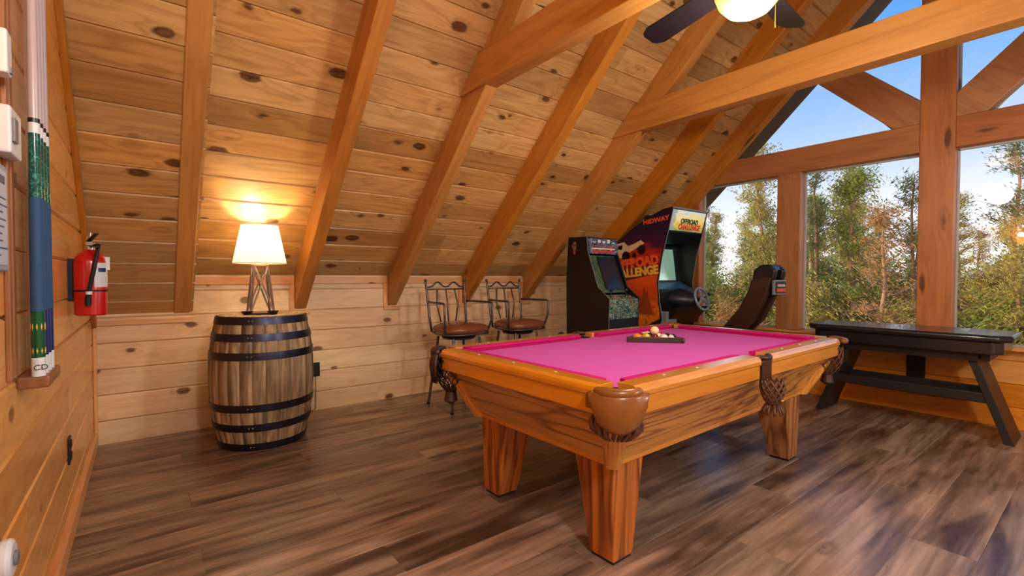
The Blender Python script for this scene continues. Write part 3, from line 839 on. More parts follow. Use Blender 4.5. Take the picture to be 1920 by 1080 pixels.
for i in range(4):
    a, b_ = cs[i], cs[(i + 1) % 4]
    mb = MB(); mb.beam((lc[0] + a[0] * bq, lc[1] + a[1] * bq, lz), (lc[0] + a[0] * tq, lc[1] + a[1] * tq, z1), .012, .012, upv=(0, 1, 0))
    mb.build('leg', plain('lamp_leg_brown', (104, 72, 50), .5, nz=.3), lamp)
    mb = MB()
    mb.beam((lc[0] + a[0] * bq, lc[1] + a[1] * bq, z0), (lc[0] + b_[0] * tq, lc[1] + b_[1] * tq, z1), .011, .011, upv=(0, 1, 0))
    mb.beam((lc[0] + b_[0] * bq, lc[1] + b_[1] * bq, z0), (lc[0] + a[0] * tq, lc[1] + a[1] * tq, z1), .011, .011, upv=(0, 1, 0))
    mb.build('cross_brace', 'grey_wood', lamp)
mb = MB(); mb.box(lc[0] - .05, lc[0] + .05, lc[1] - .05, lc[1] + .05, z1 - .004, z1 + .008); mb.box(lc[0] - .086, lc[0] + .086, lc[1] - .086, lc[1] + .086, lz, lz + .012)
mb.build('base', 'brown_wood', lamp, bevel=.002)
mb = MB(); mb.lathe([(.016, 1.31), (.016, 1.37), (.012, 1.39)], 14, (lc[0], lc[1], 0)); mb.build('socket', 'chrome', lamp, smooth=True)
mb = MB(); mb.sphere((lc[0], lc[1], 1.43), .03); mb.build('bulb', emis('lamp_bulb_glow', (255, 214, 150), 60), lamp, smooth='all')
light('lamp_bulb_light', 'POINT', (lc[0], lc[1], 1.475), 10.5, (1, .84, .58), shadow_soft_size=.035)
# two-cup dish in front of the lamp
dish = thing('dish', 'small black double dish on the barrel top in front of the lamp', 'dish', (lc[0] - .02, lc[1] - .13, lz))
for dx, nm in ((-.085, 'cup'), (.075, 'cup')):
    mb = MB(); mb.lathe([(.022, .0), (.04, .026), (.037, .026), (.02, .006)], 20, (lc[0] - .02 + dx, lc[1] - .13 + dx * -.35, lz), capt=True); mb.build(nm, 'black_plastic', dish, smooth=True)
mb = MB(); mb.beam((lc[0] - .085, lc[1] - .11, lz + .006), (lc[0] + .035, lc[1] - .152, lz + .006), .03, .01); mb.build('tray', 'black_plastic', dish, bevel=.003)

# ------------------------------------------------------------------ wall outlet and cord behind the barrel
def plate(x, y, z, w, h, nrm, mat='black_plastic', d=.008):
    mb = MB()
    if nrm == 'y': mb.box(x - w / 2, x + w / 2, y - d, y, z - h / 2, z + h / 2)
    else: mb.box(x, x + d, y - w / 2, y + w / 2, z - h / 2, z + h / 2)
    return mb
ol = thing('wall_outlet', 'black wall outlet on the knee wall to the right of the barrel', 'outlet', (1.525, YK, .31))
plate(1.525, YK, .375, .085, .13, 'y').build('cover_plate', 'black_plastic', ol, bevel=.003)
mb = MB(); mb.box(1.50, 1.545, YK - .035, YK - .008, .335, .37); mb.build('plug', 'black_rubber', ol, bevel=.004)
mb = MB(); mb.tube([(1.522, YK - .03, .335), (1.523, YK - .028, .22), (1.525, YK - .02, .10), (1.52, YK - .03, .02), (1.45, YK - .06, .006), (1.36, YK - .14, .006)], .003, 6)
tag(mb.build('power_cord', 'black_rubber', smooth='all'), 'thin black power cord hanging from the knee wall outlet', 'cord')
ol = thing('wall_outlet', 'dark wall outlet low on the left wall above the baseboard', 'outlet', (0, 3.0, .33))
plate(0, 3.07, .395, .075, .125, 'x').build('cover_plate', 'black_plastic', ol, bevel=.003)
mb = MB(); mb.box(.006, .012, 3.05, 3.09, .35, .385); mb.box(.006, .012, 3.05, 3.09, .405, .44); mb.build('socket', 'black_rubber', ol, bevel=.002)

# ------------------------------------------------------------------ bar stools
def make_stool(cx, cy, lab):
    st = thing('bar_stool', lab, 'bar stool', (cx, cy, 0), 'bar stools along the knee wall')
    R_ = .012
    for sx in (-1, 1):
        for sy in (-1, 1):
            mb = MB(); mb.tube([(cx + sx * .14, cy + sy * .14, .66), (cx + sx * .205, cy + sy * .225, .0)], [R_, R_ * 1.05], 8)
            lg = mb.build('leg', 'chair_metal', st, smooth=True)
            mb = MB(); mb.lathe([(.016, 0), (.016, .02)], 10, (cx + sx * .205, cy + sy * .225, 0)); mb.build('foot_cap', 'black_rubber', lg)
    mb = MB(); f_ = .30; q = .14 + (.205 - .14) * (.66 - f_) / .66; q2 = .14 + (.225 - .14) * (.66 - f_) / .66
    mb.tube([(cx + a * q, cy + b_ * q2, f_) for a, b_ in cs], .009, 8, closed=True); mb.build('foot_ring', 'chair_metal', st, smooth='all')
    mb = MB(); mb.lathe([(.15, .645), (.165, .66), (.15, .675), (.06, .69)], 24, (cx, cy, 0)); mb.build('swivel', 'chair_metal', st, smooth=True)
    # padded seat
    mb = MB(); v = []; n_ = 28; prof = [(.86, .705), (1.0, .715), (1.02, .74), (.97, .765), (.75, .785), (.35, .793), (.02, .795)]
    for k_, z in prof:
        for i in range(n_):
            a = 2 * PI * i / n_; c_, s2 = math.cos(a), math.sin(a)
            e_ = 3.2; rr = (abs(c_) ** e_ + abs(s2) ** e_) ** (-1 / e_)
            wx = .235 - .02 * s2
            v.append((cx + wx * k_ * rr * c_, cy - .02 + .225 * k_ * rr * s2, z))
    f = [(i * n_ + j, i * n_ + (j + 1) % n_, (i + 1) * n_ + (j + 1) % n_, (i + 1) * n_ + j) for i in range(len(prof) - 1) for j in range(n_)]
    f += [list(range(n_))[::-1], [(len(prof) - 1) * n_ + j for j in range(n_)]]
    mb.add(v, f); mb.build('seat', 'seat_leather', st, smooth='all')
    mb = MB(); mb.tube([(v[n_ + i][0], v[n_ + i][1], .70) for i in range(n_)], .009, 6, closed=True); mb.build('seat_frame', 'chair_metal', st, smooth='all')
    # back frame: two posts, arched top rails, spindles
    bx = .205; y0, y1 = cy + .19, cy + .245
    mb = MB()
    for sx in (-1, 1):
        mb = MB()
        mb.tube([(cx + sx * (bx - .01), y0 - .02, .70), (cx + sx * bx, y0 + .01, .85), (cx + sx * (bx + .012), y1, 1.16), (cx + sx * (bx + .016), y1 + .003, 1.185)], .0115, 8)
        mb.sphere((cx + sx * (bx + .016), y1 + .003, 1.19), .015, 10, 6)
        mb.build('back_post', 'chair_metal', st, smooth='all')
    mb = MB()
    mb.tube([(cx + (bx + .01) * u, y1, 1.125 + .05 * math.exp(-((abs(u) - .42) / .22) ** 2)) for u in [i / 12 - 1 for i in range(25)]], .008, 6)
    mb.tube([(cx - (bx + .01), y1 - .003, 1.105), (cx + bx + .01, y1 - .003, 1.105)], .008, 6)
    mb.build('top_rail', 'chair_metal', st, smooth='all')
    for u in (-.5, 0, .5):
        mb = MB(); mb.tube([(cx + bx * u * .8, y0, .79), (cx + bx * u * 1.15, y0 + .02, .95), (cx + bx * u * .95, y1 - .003, 1.11)], .0065, 6); mb.build('spindle', 'chair_metal', st, smooth='all')
    for sx in (-1, 1):
        mb = MB(); xo = bx + .01
        mb.tube([(cx + sx * xo, y0 + .015, .985), (cx + sx * (xo + .03), cy + .0, .985), (cx + sx * (xo + .045), cy - .17, .985), (cx + sx * (xo + .045), cy - .185, .97), (cx + sx * (xo + .042), cy - .185, .84), (cx + sx * (xo + .02), cy - .15, .72), (cx + sx * (xo - .02), cy - .1, .705)], .0105, 8)
        mb.build('armrest', 'chair_metal', st, smooth='all')
    return st
make_stool(2.655, 3.87, 'bar stool with brown leather seat, the left one, nearer the barrel')
make_stool(3.37, 3.87, 'bar stool with brown leather seat, the right one, nearer the arcade machines')

# ------------------------------------------------------------------ text helper
def text_mesh(name, body, size, origin, U, V, mat, parent, extrude=.002, shear=0, squash=1.0, align='CENTER', bold=.0):
    cu = bpy.data.curves.new('lettering', 'FONT'); cu.body = body; cu.size = size; cu.extrude = extrude; cu.align_x = align; cu.shear = shear; cu.offset = bold
    to = bpy.data.objects.new('lettering_tmp', cu); C.objects.link(to)
    dg = bpy.context.evaluated_depsgraph_get(); me = bpy.data.meshes.new_from_object(to.evaluated_get(dg)); bpy.data.objects.remove(to)
    U = Vector(U).normalized(); V = Vector(V).normalized(); Wn = U.cross(V); O = Vector(origin)
    off = WL(parent) if parent is not None else Vector((0, 0, 0))
    for v_ in me.vertices:
        c_ = v_.co.copy(); v_.co = O + U * c_.x * squash + V * c_.y + Wn * c_.z - off
    me.materials.clear(); me.materials.append(M[mat] if isinstance(mat, str) else mat)
    o = bpy.data.objects.new(name, me); C.objects.link(o)
    if parent is not None: o.parent = parent
    LOC[o.name] = off.copy()
    return o
def poly_decal(name, pts, mat, parent, d):
    mb = MB(); mb.prism(pts, d); return mb.build(name, mat, parent)

# ------------------------------------------------------------------ small arcade cabinet
def speckle_mat(name, cols, scale=26, thr=None, emit=0, axis=(1, 1, 1)):
    m, n, b = newmat(name); tcn = N(n, 'ShaderNodeTexCoord')
    vo = N(n, 'ShaderNodeTexVoronoi'); vo.inputs['Scale'].default_value = scale
    n1 = N(n, 'ShaderNodeTexNoise'); n1.inputs['Scale'].default_value = scale * .5; n.links.new(tcn.outputs['Object'], n1.inputs['Vector'])
    mix = mixc(n, .35, tcn.outputs['Object'], n1.outputs['Color']); n.links.new(mix, vo.inputs['Vector'])
    sx = N(n, 'ShaderNodeSeparateColor'); n.links.new(vo.outputs['Color'], sx.inputs[0])
    k = len(cols); st = [(i / (k - 1) if k > 1 else 0, lin(*c_)) for i, c_ in enumerate(cols)]
    c_ = ramp(n, sx.outputs[0], st); n.links.new(c_, b.inputs['Base Color'])
    if emit: n.links.new(c_, b.inputs['Emission Color']); b.inputs['Emission Strength'].default_value = emit
    b.inputs['Roughness'].default_value = .25
    return m
M['art_control'] = speckle_mat('art_control', [(20, 26, 30), (50, 110, 120), (30, 40, 46), (180, 200, 190), (30, 60, 50), (90, 150, 120), (160, 120, 60)], 38)
M['art_marquee_dark'] = speckle_mat('art_marquee_dark', [(18, 22, 34), (60, 76, 110), (20, 24, 36), (130, 150, 180), (24, 26, 40)], 30)
M['art_screen_small'] = speckle_mat('art_screen_small', [(34, 70, 60), (60, 96, 70), (40, 60, 60), (110, 120, 70), (40, 80, 76)], 34)
M['art_green'] = speckle_mat('art_green', [(60, 120, 110), (120, 180, 170), (200, 220, 200), (90, 150, 120), (210, 200, 120)], 26)
M['print_red'] = plain('print_red', (196, 30, 34), .4); M['print_white'] = plain('print_white', (220, 216, 206), .4)
M['print_orange'] = plain('print_orange', (240, 96, 40), .4); M['print_yellow'] = plain('print_yellow', (240, 190, 70), .4)
M['print_bone'] = plain('print_bone', (150, 96, 74), .5); M['print_cream'] = plain('print_cream', (222, 196, 150), .5); M['print_black'] = plain('print_black', (14, 12, 16), .5)
ax0, ax1 = 3.70, 4.155
arc = thing('arcade_cabinet', 'smaller black upright arcade cabinet left of the tall driving game', 'arcade cabinet', ((ax0 + ax1) / 2, 3.2, 0))
pf = [(3.47, 0), (2.95, 0), (2.935, .83), (2.925, 1.02), (3.07, 1.13), (3.20, 1.47), (3.215, 1.615), (3.46, 1.625), (3.49, 1.2)]
for x, nm in ((ax0, 'side_panel'), (ax1 - .018, 'side_panel')):
    mb = MB(); mb.prism([(x, y, z) for y, z in pf], (.018, 0, 0), 2); mb.build(nm, 'black_laminate', arc, bevel=.002)
def cross_panel(mb, y0, z0, y1, z1, th=.012, x0=ax0 + .018, x1=ax1 - .018):
    mb.beam((x0, (y0 + y1) / 2, (z0 + z1) / 2), (x1, (y0 + y1) / 2, (z0 + z1) / 2), math.hypot(y1 - y0, z1 - z0), th, upv=(0, -(z1 - z0), (y1 - y0)))
mb = MB(); cross_panel(mb, 2.96, 0.02, 2.945, .83); mb.build('front_panel', 'dark_blue_panel', arc)
mb = MB(); cross_panel(mb, 2.938, .83, 2.932, 1.0); mb.build('control_front', 'art_control', arc)
mb = MB(); cross_panel(mb, 2.932, 1.005, 3.07, 1.045, .02); cp = mb.build('control_deck', 'art_control', arc, bevel=.002)
for q in range(2):
    mb = MB(); x = ax0 + .10 + q * .22; mb.tube([(x, 2.99, 1.03), (x, 2.985, 1.09)], .005, 6); mb.sphere((x, 2.985, 1.10), .016, 10, 8); mb.build('joystick', 'black_plastic', cp, smooth='all')
for q in range(6):
    mb = MB(); x = ax0 + .15 + (q % 3) * .03 + (q // 3) * .20; mb.lathe([(.011, 0), (.011, .012)], 12, (x, 2.99 + .02 * (q % 2), 1.028)); mb.build('button', 'print_white' if q % 2 else 'print_red', cp)
mb = MB(); cross_panel(mb, 3.09, 1.07, 3.24, 1.44, .012); mb.build('screen_bezel', 'art_screen_small', arc)
mb = MB(); cross_panel(mb, 3.092, 1.10, 3.225, 1.42, .004, ax0 + .15, ax1 - .03); 
for v_ in mb.v: v_ += Vector((0, -.012, .006))
mb.build('screen', 'black_vinyl', arc)
mb = MB(); cross_panel(mb, 3.195, 1.455, 3.21, 1.605, .012); mb.build('marquee', 'art_marquee_dark', arc)
mU = (1, 0, 0); mV = Vector((0, .015, .15))
for q, (z, mt, h) in enumerate(((1.478, 'print_red', .022), (1.507, 'print_cream', .014), (1.53, 'print_red', .008))):
    mb = MB(); yy = 3.195 + (z - 1.455) * .1 - .008; mb.box(ax0 + .06, ax1 - .06, yy - .001, yy + .002, z - h / 2, z + h / 2); mb.build('marquee_stripe', mt, arc)
for q in range(5):
    mb = MB(); x = ax0 + .08 + q * .07; h = (.03, .05, .04, .055, .03)[q]; mb.box(x, x + .04, 3.200, 3.203, 1.545, 1.545 + h); mb.build('marquee_skyline', 'print_white' if q % 2 else 'label_white', arc)
mb = MB(); cross_panel(mb, 3.215, 1.612, 3.46, 1.622); mb.build('top_panel', 'black_laminate', arc)
mb = MB(); cross_panel(mb, 3.47, .02, 3.485, 1.2); cross_panel(mb, 3.485, 1.2, 3.46, 1.62); mb.build('back_panel', 'black_laminate', arc)
# white T-mould on the front edge of the near side panel
mb = MB(); mb.tube([(ax0 + .009, y - .003, z) for y, z in pf[1:7]], .003, 6); mb.build('edge_moulding', 'grey_plastic', arc)
# badge print on the side: faint bone coloured shape
mb = MB(); pts = []
for i in range(18):
    a = 2 * PI * i / 18; rr = .038 * (1 + .12 * math.cos(3 * a)) ; pts.append((ax0 - .001, 3.375 + rr * .8 * math.cos(a), 1.535 + rr * 1.15 * math.sin(a)))
mb.prism(pts, (.002, 0, 0)); mb.box(ax0 - .001, ax0 + .001, 3.362, 3.39, 1.455, 1.50); mb.build('side_print', 'print_bone', arc)
mb = MB(); 
for dy in (-.014, .014): mb.box(ax0 - .0022, ax0 - .001, 3.375 + dy - .007, 3.375 + dy + .007, 1.535, 1.55)
mb.build('side_print', 'print_black', arc)

# ------------------------------------------------------------------ tall driving cabinet
bx0, bx1 = 4.80, 5.50
drv = thing('driving_arcade_cabinet', 'tall driving arcade cabinet with sunset side art and steering wheel', 'arcade cabinet', ((bx0 + bx1) / 2, 3.5, 0))
def sunset():
    m, n, b = newmat('sunset_side_art'); tcn = N(n, 'ShaderNodeTexCoord'); sp = N(n, 'ShaderNodeSeparateXYZ'); n.links.new(tcn.outputs['Object'], sp.inputs[0])
    wv = noise(n, vmul(n, tcn.outputs['Object'], (1, 1.5, 7)), 2.6, 5, .6)
    t = math_(n, 'ADD', math_(n, 'MULTIPLY', sp.outputs['Z'], .5), math_(n, 'MULTIPLY', math_(n, 'SUBTRACT', wv, .5), .16))
    c_ = ramp(n, t, [(.34, lin(226, 120, 16)), (.44, lin(236, 112, 20)), (.52, lin(196, 60, 22)), (.60, lin(232, 92, 30)), (.66, lin(84, 30, 60)), (.70, lin(210, 66, 34)), (.75, lin(186, 40, 36)), (.80, lin(66, 24, 56)), (.88, lin(44, 22, 56)), (1, lin(30, 18, 46))])
    st = noise(n, vmul(n, tcn.outputs['Object'], (1, 9, 5)), 3.5, 5, .7)
    low = math_(n, 'LESS_THAN', sp.outputs['Z'], 1.02)
    dk = math_(n, 'MULTIPLY', math_(n, 'GREATER_THAN', st, .56), low)
    n.links.new(mixc(n, math_(n, 'MULTIPLY', dk, .75), c_, lin(110, 44, 14)), b.inputs['Base Color']); b.inputs['Roughness'].default_value = .35
    return m
M['sunset'] = sunset()
po = [(3.95, 0), (3.30, 0), (3.18, .60), (3.12, .76), (3.155, .95), (3.175, 1.165), (3.13, 1.45), (3.055, 1.72), (2.99, 1.985), (3.10, 1.975), (3.30, 1.905), (3.50, 1.80), (3.72, 1.665), (3.95, 1.45)]
for i, x in enumerate((bx0, bx1 - .02)):
    mb = MB(); mb.prism([(x, y, z) for y, z in po], (.02, 0, 0), 2); mb.build('side_panel', 'black_laminate', drv)
art = [(3.14, .77), (3.165, .95), (3.185, 1.165), (3.14, 1.45), (3.065, 1.72), (3.005, 1.97), (3.10, 1.96), (3.30, 1.89), (3.50, 1.785), (3.71, 1.655), (3.94, 1.44), (3.94, .55), (3.45, .60)]
mb = MB(); mb.prism([(bx0 - .002, y, z) for y, z in art], (.0025, 0, 0)); mb.build('side_art', 'sunset', drv)
mb = MB(); mb.tube([(bx0 + .01, y - .004, z) for y, z in po[1:10]], .005, 6); mb.tube([(bx1 - .01, y - .004, z) for y, z in po[1:10]], .005, 6); mb.build('edge_moulding', 'grey_plastic', drv)
# lettering on the side; it runs toward the front (-y) when read from the left
sU, sV = Vector((0, -1, .10)), Vector((0, .10, 1))
text_mesh('maker_lettering', 'MIDWAY', .072, (bx0 - .003, 3.20, 1.835), sU, sV, 'print_orange', drv, bold=.002, squash=1.15)
mb = MB(); mb.prism([(bx0 - .0025, y, z) for y, z in ((3.75, 1.37), (3.15, 1.46), (3.165, 1.27), (3.78, 1.15))], (.001, 0, 0)); mb.build('title_backing', plain('title_backing_ink', (120, 22, 34), .4), drv)
text_mesh('title_lettering', 'OFFROAD', .14, (bx0 - .005, 3.47, 1.345), sU, sV, 'print_orange', drv, bold=.008, squash=.97)
text_mesh('title_lettering', 'CHALLENGE', .13, (bx0 - .005, 3.51, 1.235), sU, sV, 'print_yellow', drv, bold=.007, squash=.96)
# printed truck
def P2(y, z): return (bx0 - .0045, y, z)
ty, tz = 3.52, 1.55
mb = MB(); mb.prism([P2(ty + a, tz + b_) for a, b_ in ((.27, -.09), (.28, .03), (.24, .07), (.12, .09), (.06, .04), (-.02, .06), (-.12, .10), (-.17, .06), (-.10, .03), (-.02, -.01), (.08, -.05), (.16, -.10))], (.001, 0, 0)); mb.build('truck_print', 'print_cream', drv)
for a, b_, rr in ((.09, -.08, .06), (-.13, -.01, .055), (-.03, -.07, .03)):
    mb = MB(); mb.prism([(bx0 - .0055, ty + a + rr * math.cos(2 * PI * i / 16), tz + b_ + rr * math.sin(2 * PI * i / 16)) for i in range(16)], (.001, 0, 0)); mb.build('truck_print', 'print_black', drv)
mb = MB(); mb.prism([(bx0 - .0055, ty + a, tz + b_) for a, b_ in ((.22, .01), (.20, .05), (.14, .055), (.15, .0))], (.001, 0, 0)); mb.build('truck_print', 'print_black', drv)
# rock spires
for pts in (((3.42, .80), (3.40, 1.0), (3.37, 1.02), (3.36, 1.09), (3.345, 1.11), (3.33, 1.03), (3.31, 1.08), (3.29, 1.0), (3.26, .92), (3.23, .80)), ((3.62, .95), (3.60, 1.03), (3.55, 1.04), (3.52, .98), (3.47, .97), (3.45, .80), (3.6, .80))):
    mb = MB(); mb.prism([(bx0 - .003, y, z) for y, z in pts], (.001, 0, 0)); mb.build('rock_print', plain('rock_print_ink', (170, 70, 18), .4, nz=.6, nscale=24), drv)
# marquee
def dpanel(y0, z0, y1, z1, th=.012, x0=bx0 + .02, x1=bx1 - .02):
    mb = MB(); cross_panel(mb, y0, z0, y1, z1, th, x0, x1); return mb
def marq():
    m, n, b = newmat('marquee_landscape'); tcn = N(n, 'ShaderNodeTexCoord'); sp = N(n, 'ShaderNodeSeparateXYZ'); n.links.new(tcn.outputs['Object'], sp.inputs[0])
    wv = noise(n, vmul(n, tcn.outputs['Object'], (4, 4, 10)), 2.2, 5, .65)
    t = math_(n, 'ADD', math_(n, 'MULTIPLY', math_(n, 'SUBTRACT', sp.outputs['Z'], 1.73), 3.4), math_(n, 'MULTIPLY', math_(n, 'SUBTRACT', wv, .5), .9))
    c_ = ramp(n, t, [(0, lin(120, 150, 90)), (.3, lin(226, 196, 96)), (.55, lin(240, 220, 150)), (.75, lin(206, 226, 226)), (1, lin(120, 168, 200))])
    sd = math_(n, 'LESS_THAN', math_(n, 'ADD', sp.outputs['X'], math_(n, 'MULTIPLY', wv, .2)), -.14)
    c_ = mixc(n, math_(n, 'MULTIPLY', sd, .7), c_, lin(110, 160, 170))
    n.links.new(c_, b.inputs['Base Color']); n.links.new(c_, b.inputs['Emission Color']); b.inputs['Emission Strength'].default_value = .35; b.inputs['Roughness'].default_value = .3
    return m
M['marquee_art'] = marq()
dpanel(3.062, 1.745, 3.004, 1.965).build('marquee', 'marquee_art', drv)
mB = Vector((0, -.058, .22)).normalized()
text_mesh('marquee_title', 'OFFROAD', .075, (5.18, 3.030, 1.825), (1, 0, 0), mB, plain('marquee_green_ink', (40, 96, 60), .4), drv, bold=.003)
text_mesh('marquee_title', 'CHALLENGE', .085, (5.20, 3.047, 1.762), (1, 0, 0), mB, 'print_orange', drv, bold=.004, squash=.9)
dpanel(2.998, 1.972, 2.996, 1.99, .02, bx0 + .005, bx1 - .005).build('marquee_trim', 'grey_plastic', drv)
dpanel(3.06, 1.735, 3.30, 1.62).build('hood', 'dark_blue_panel', drv)
dpanel(3.00, 1.98, 3.30, 1.895).build('top_panel', 'black_laminate', drv)
dpanel(3.30, 1.895, 3.72, 1.655).build('top_panel', 'black_laminate', drv)
dpanel(3.72, 1.655, 3.94, 1.45).build('top_panel', 'black_laminate', drv)
dpanel(3.94, 0, 3.94, 1.45).build('back_panel', 'black_laminate', drv)
M['screen_painted_reflection'] = plain('screen_painted_reflection', (130, 172, 158), .06, coat=.5)
_b = M['screen_painted_reflection'].node_tree.nodes['Principled BSDF']; _b.inputs['Emission Color'].default_value = lin(140, 190, 168); _b.inputs['Emission Strength'].default_value = .28  # teal reflection painted on the screen as base colour plus added glow
scr = dpanel(3.34, 1.17, 3.40, 1.60, .01, bx0 + .02, bx1 - .02).build('screen_bezel', 'dark_blue_panel', drv)
dpanel(3.325, 1.19, 3.375, 1.56, .006, bx0 + .05, bx1 - .12).build('screen', 'screen_painted_reflection', scr)
dpanel(3.17, 1.09, 3.34, 1.17, .012).build('dashboard', plain('dash_blue', (66, 112, 160), .25), drv)
dpanel(3.16, 1.09, 3.16, .76, .02).build('control_panel', 'black_laminate', drv)
dpanel(3.19, .76, 3.30, 0.02, .02).build('front_panel', 'black_laminate', drv)
mb = MB(); mb.box(bx0 + .02, bx0 + .22, 3.07, 3.15, .60, .85); mb.build('coin_box', 'grey_plastic', drv, bevel=.01)
# steering console bulging to the front right
mb = MB(); v = []
for t, (y, z, rx, rz) in enumerate(((3.16, .98, .20, .12), (3.05, .97, .17, .11), (2.96, .965, .09, .08), (2.91, .965, .05, .05))):
    for i in range(20):
        a = 2 * PI * i / 20; v.append((5.17 + rx * math.cos(a), y, z + rz * math.sin(a)))
f = [(i * 20 + j, (i + 1) * 20 + j, (i + 1) * 20 + (j + 1) % 20, i * 20 + (j + 1) % 20) for i in range(3) for j in range(20)]
f += [list(range(20)), [60 + j for j in range(20)][::-1]]
mb.add(v, f); mb.build('steering_console', 'dark_blue_panel', drv, smooth=True)
mb = MB(); mb.prism([(4.86, 3.17, .86), (4.86, 2.95, .90), (4.86, 3.0, .83), (4.86, 3.17, .66)], (.62, 0, 0)); mb.build('console_shelf', 'black_laminate', drv, bevel=.01)
wc_ = Vector((5.17, 2.86, .985)); wn = Vector((0, -1, .32)).normalized(); wu = Vector((1, 0, 0)); wv_ = wn.cross(wu)
sw = thing('steering_wheel', None, None, wc_); sw.parent = drv; sw.location = wc_ - WL(drv)
mb = MB(); mb.tube([wc_ + wu * .125 * math.cos(2 * PI * i / 32) + wv_ * .125 * math.sin(2 * PI * i / 32) for i in range(32)], .014, 10, closed=True); mb.build('wheel_rim', plain('wheel_vinyl', (128, 142, 166), .2), sw, smooth='all')
mb = MB()
for a in (PI / 2 + .0, PI * 7 / 6, PI * 11 / 6): mb.beam(wc_, wc_ + (wu * math.cos(a) + wv_ * math.sin(a)) * .122, .028, .01, upv=wn)
mb.sphere(wc_, .034, 14, 8, (1, .6, 1)); mb.build('wheel_spoke', 'grey_plastic', sw, smooth=True)
mb = MB(); mb.tube([wc_, wc_ - wn * .08], .022, 12); mb.build('steering_column', 'black_plastic', sw, smooth=True)
mb = MB(); mb.tube([(5.44, 3.05, .96), (5.44, 2.94, 1.02)], .008, 8); mb.sphere((5.44, 2.935, 1.03), .022); mb.build('gear_lever', 'black_plastic', drv, smooth='all')

# ------------------------------------------------------------------ arcade driving seat
seat = thing('driving_chair', 'black high-backed driving seat in front of the tall driving cabinet', 'arcade seat', (5.085, 2.45, 0))
sx0, sx1 = 4.95, 5.22
mb = MB()
side_p = [(2.50, .60), (2.37, .62), (2.20, .80), (2.08, 1.05), (2.03, 1.22), (2.12, 1.235), (2.22, 1.20), (2.25, 1.10), (2.34, .92), (2.52, .70)]
for x, w in ((sx0, .07), (sx1 - .07, .07)):
    mb.prism([(x, y, z) for y, z in side_p], (w, 0, 0), 2)
mb.build('seat_shell', plain('seat_side_vinyl', (58, 34, 28), .35, nz=.3, nscale=12), seat, bevel=.014, seg=3)
mb = MB(); mb.prism([(sx0 + .07, y, z) for y, z in ((2.47, .60), (2.26, .82), (2.15, 1.05), (2.10, 1.18), (2.17, 1.19), (2.24, 1.06), (2.33, .88), (2.50, .66))], (sx1 - sx0 - .14, 0, 0)); mb.build('backrest', 'black_vinyl', seat, bevel=.012)
mb = MB()
for q in range(5):
    t = q / 4; y, z = 2.245 - .12 * t, .80 + .34 * t
    mb.box(sx0 + .075, sx0 + .105, y - .02, y, z, z + .014)
mb.build('rib', 'chrome', seat, bevel=.002)
mb = MB(); v = []
hp = [(2.02, 1.20), (2.00, 1.29), (2.05, 1.345), (2.14, 1.345), (2.20, 1.30), (2.22, 1.20)]
mb.prism([(sx0 + .01, y, z) for y, z in hp], (.07, 0, 0)); mb.prism([(sx1 - .08, y, z) for y, z in hp], (.07, 0, 0)); mb.prism([(sx0 + .03, y, z) for y, z in ((2.02, 1.29), (2.05, 1.345), (2.14, 1.345), (2.19, 1.30))], (sx1 - sx0 - .06, 0, 0))
mb.build('headrest', 'black_plastic', seat, bevel=.015, seg=3)
mb = MB(); mb.box(sx0 + .01, sx1 - .01, 2.005, 2.03, 1.06, 1.20); bd = mb.build('badge_frame', 'grey_plastic', seat, bevel=.005)
mb = MB(); mb.box(sx0 + .03, sx1 - .03, 1.999, 2.006, 1.075, 1.185); mb.build('badge', 'print_black', bd)
text_mesh('badge_lettering', 'OFFROAD', .034, (5.085, 1.997, 1.135), (1, 0, 0), (0, 0, 1), 'print_white', bd)
text_mesh('badge_lettering', 'CHALLENGE', .040, (5.085, 1.997, 1.09), (1, 0, 0), (0, 0, 1), 'print_orange', bd, bold=.002, squash=.85)
mb = MB(); mb.box(sx0 + .03, sx1 - .03, 2.42, 2.80, .40, .52); mb.build('seat_cushion', 'black_vinyl', seat, bevel=.03, seg=3)
mb = MB(); mb.prism([(sx0 + .02, y, z) for y, z in ((2.30, 0), (2.90, 0), (2.80, .40), (2.50, .42), (2.50, .66), (2.38, .62), (2.34, .40))], (sx1 - sx0 - .04, 0, 0)); mb.build('pedestal', 'black_laminate', seat, bevel=.01)

# ------------------------------------------------------------------ black game table with padded cover by the window
gt = thing('game_table', 'long black game table with padded vinyl top under the windows', 'game table', (5.45, 1.13, 0))
oct_ = lambda x0, x1, y0, y1, c_: [(x0 + c_, y0), (x1 - c_, y0), (x1, y0 + c_), (x1, y1 - c_), (x1 - c_, y1), (x0 + c_, y1), (x0, y1 - c_), (x0, y0 + c_)]
mb = MB(); mb.prism([(x, y, .755) for x, y in oct_(5.10, 5.71, .47, 1.79, .075)], (0, 0, .05)); mb.build('padded_top', 'black_vinyl', gt, bevel=.02, seg=4, smooth=True)
mb = MB(); mb.prism([(x, y, .66) for x, y in oct_(5.13, 5.69, .52, 1.74, .05)], (0, 0, .10)); mb.build('skirt', 'black_vinyl', gt, bevel=.012)
mb = MB(); mb.box(5.22, 5.245, .66, 1.56, .595, .662); mb.box(5.60, 5.625, .66, 1.56, .595, .662); mb.box(5.25, 5.60, .60, .65, .60, .662); mb.build('apron', 'black_wood', gt, bevel=.003)
for s_, (yb, yt) in enumerate(((1.725, 1.485), (.49, .715))):
    mb = MB(); ax_ = Matrix((Vector((0, yt - yb, .66)).normalized(), Vector((1, 0, 0)), Vector((0, 0, 1))))
    dy = .027
    mb.prism([(5.25, yb - dy, 0), (5.25, yb + dy, 0), (5.25, yt + dy, .662), (5.25, yt - dy, .662)], (.37, 0, 0), ax_)
    mb.build('leg', 'black_wood', gt, bevel=.004)
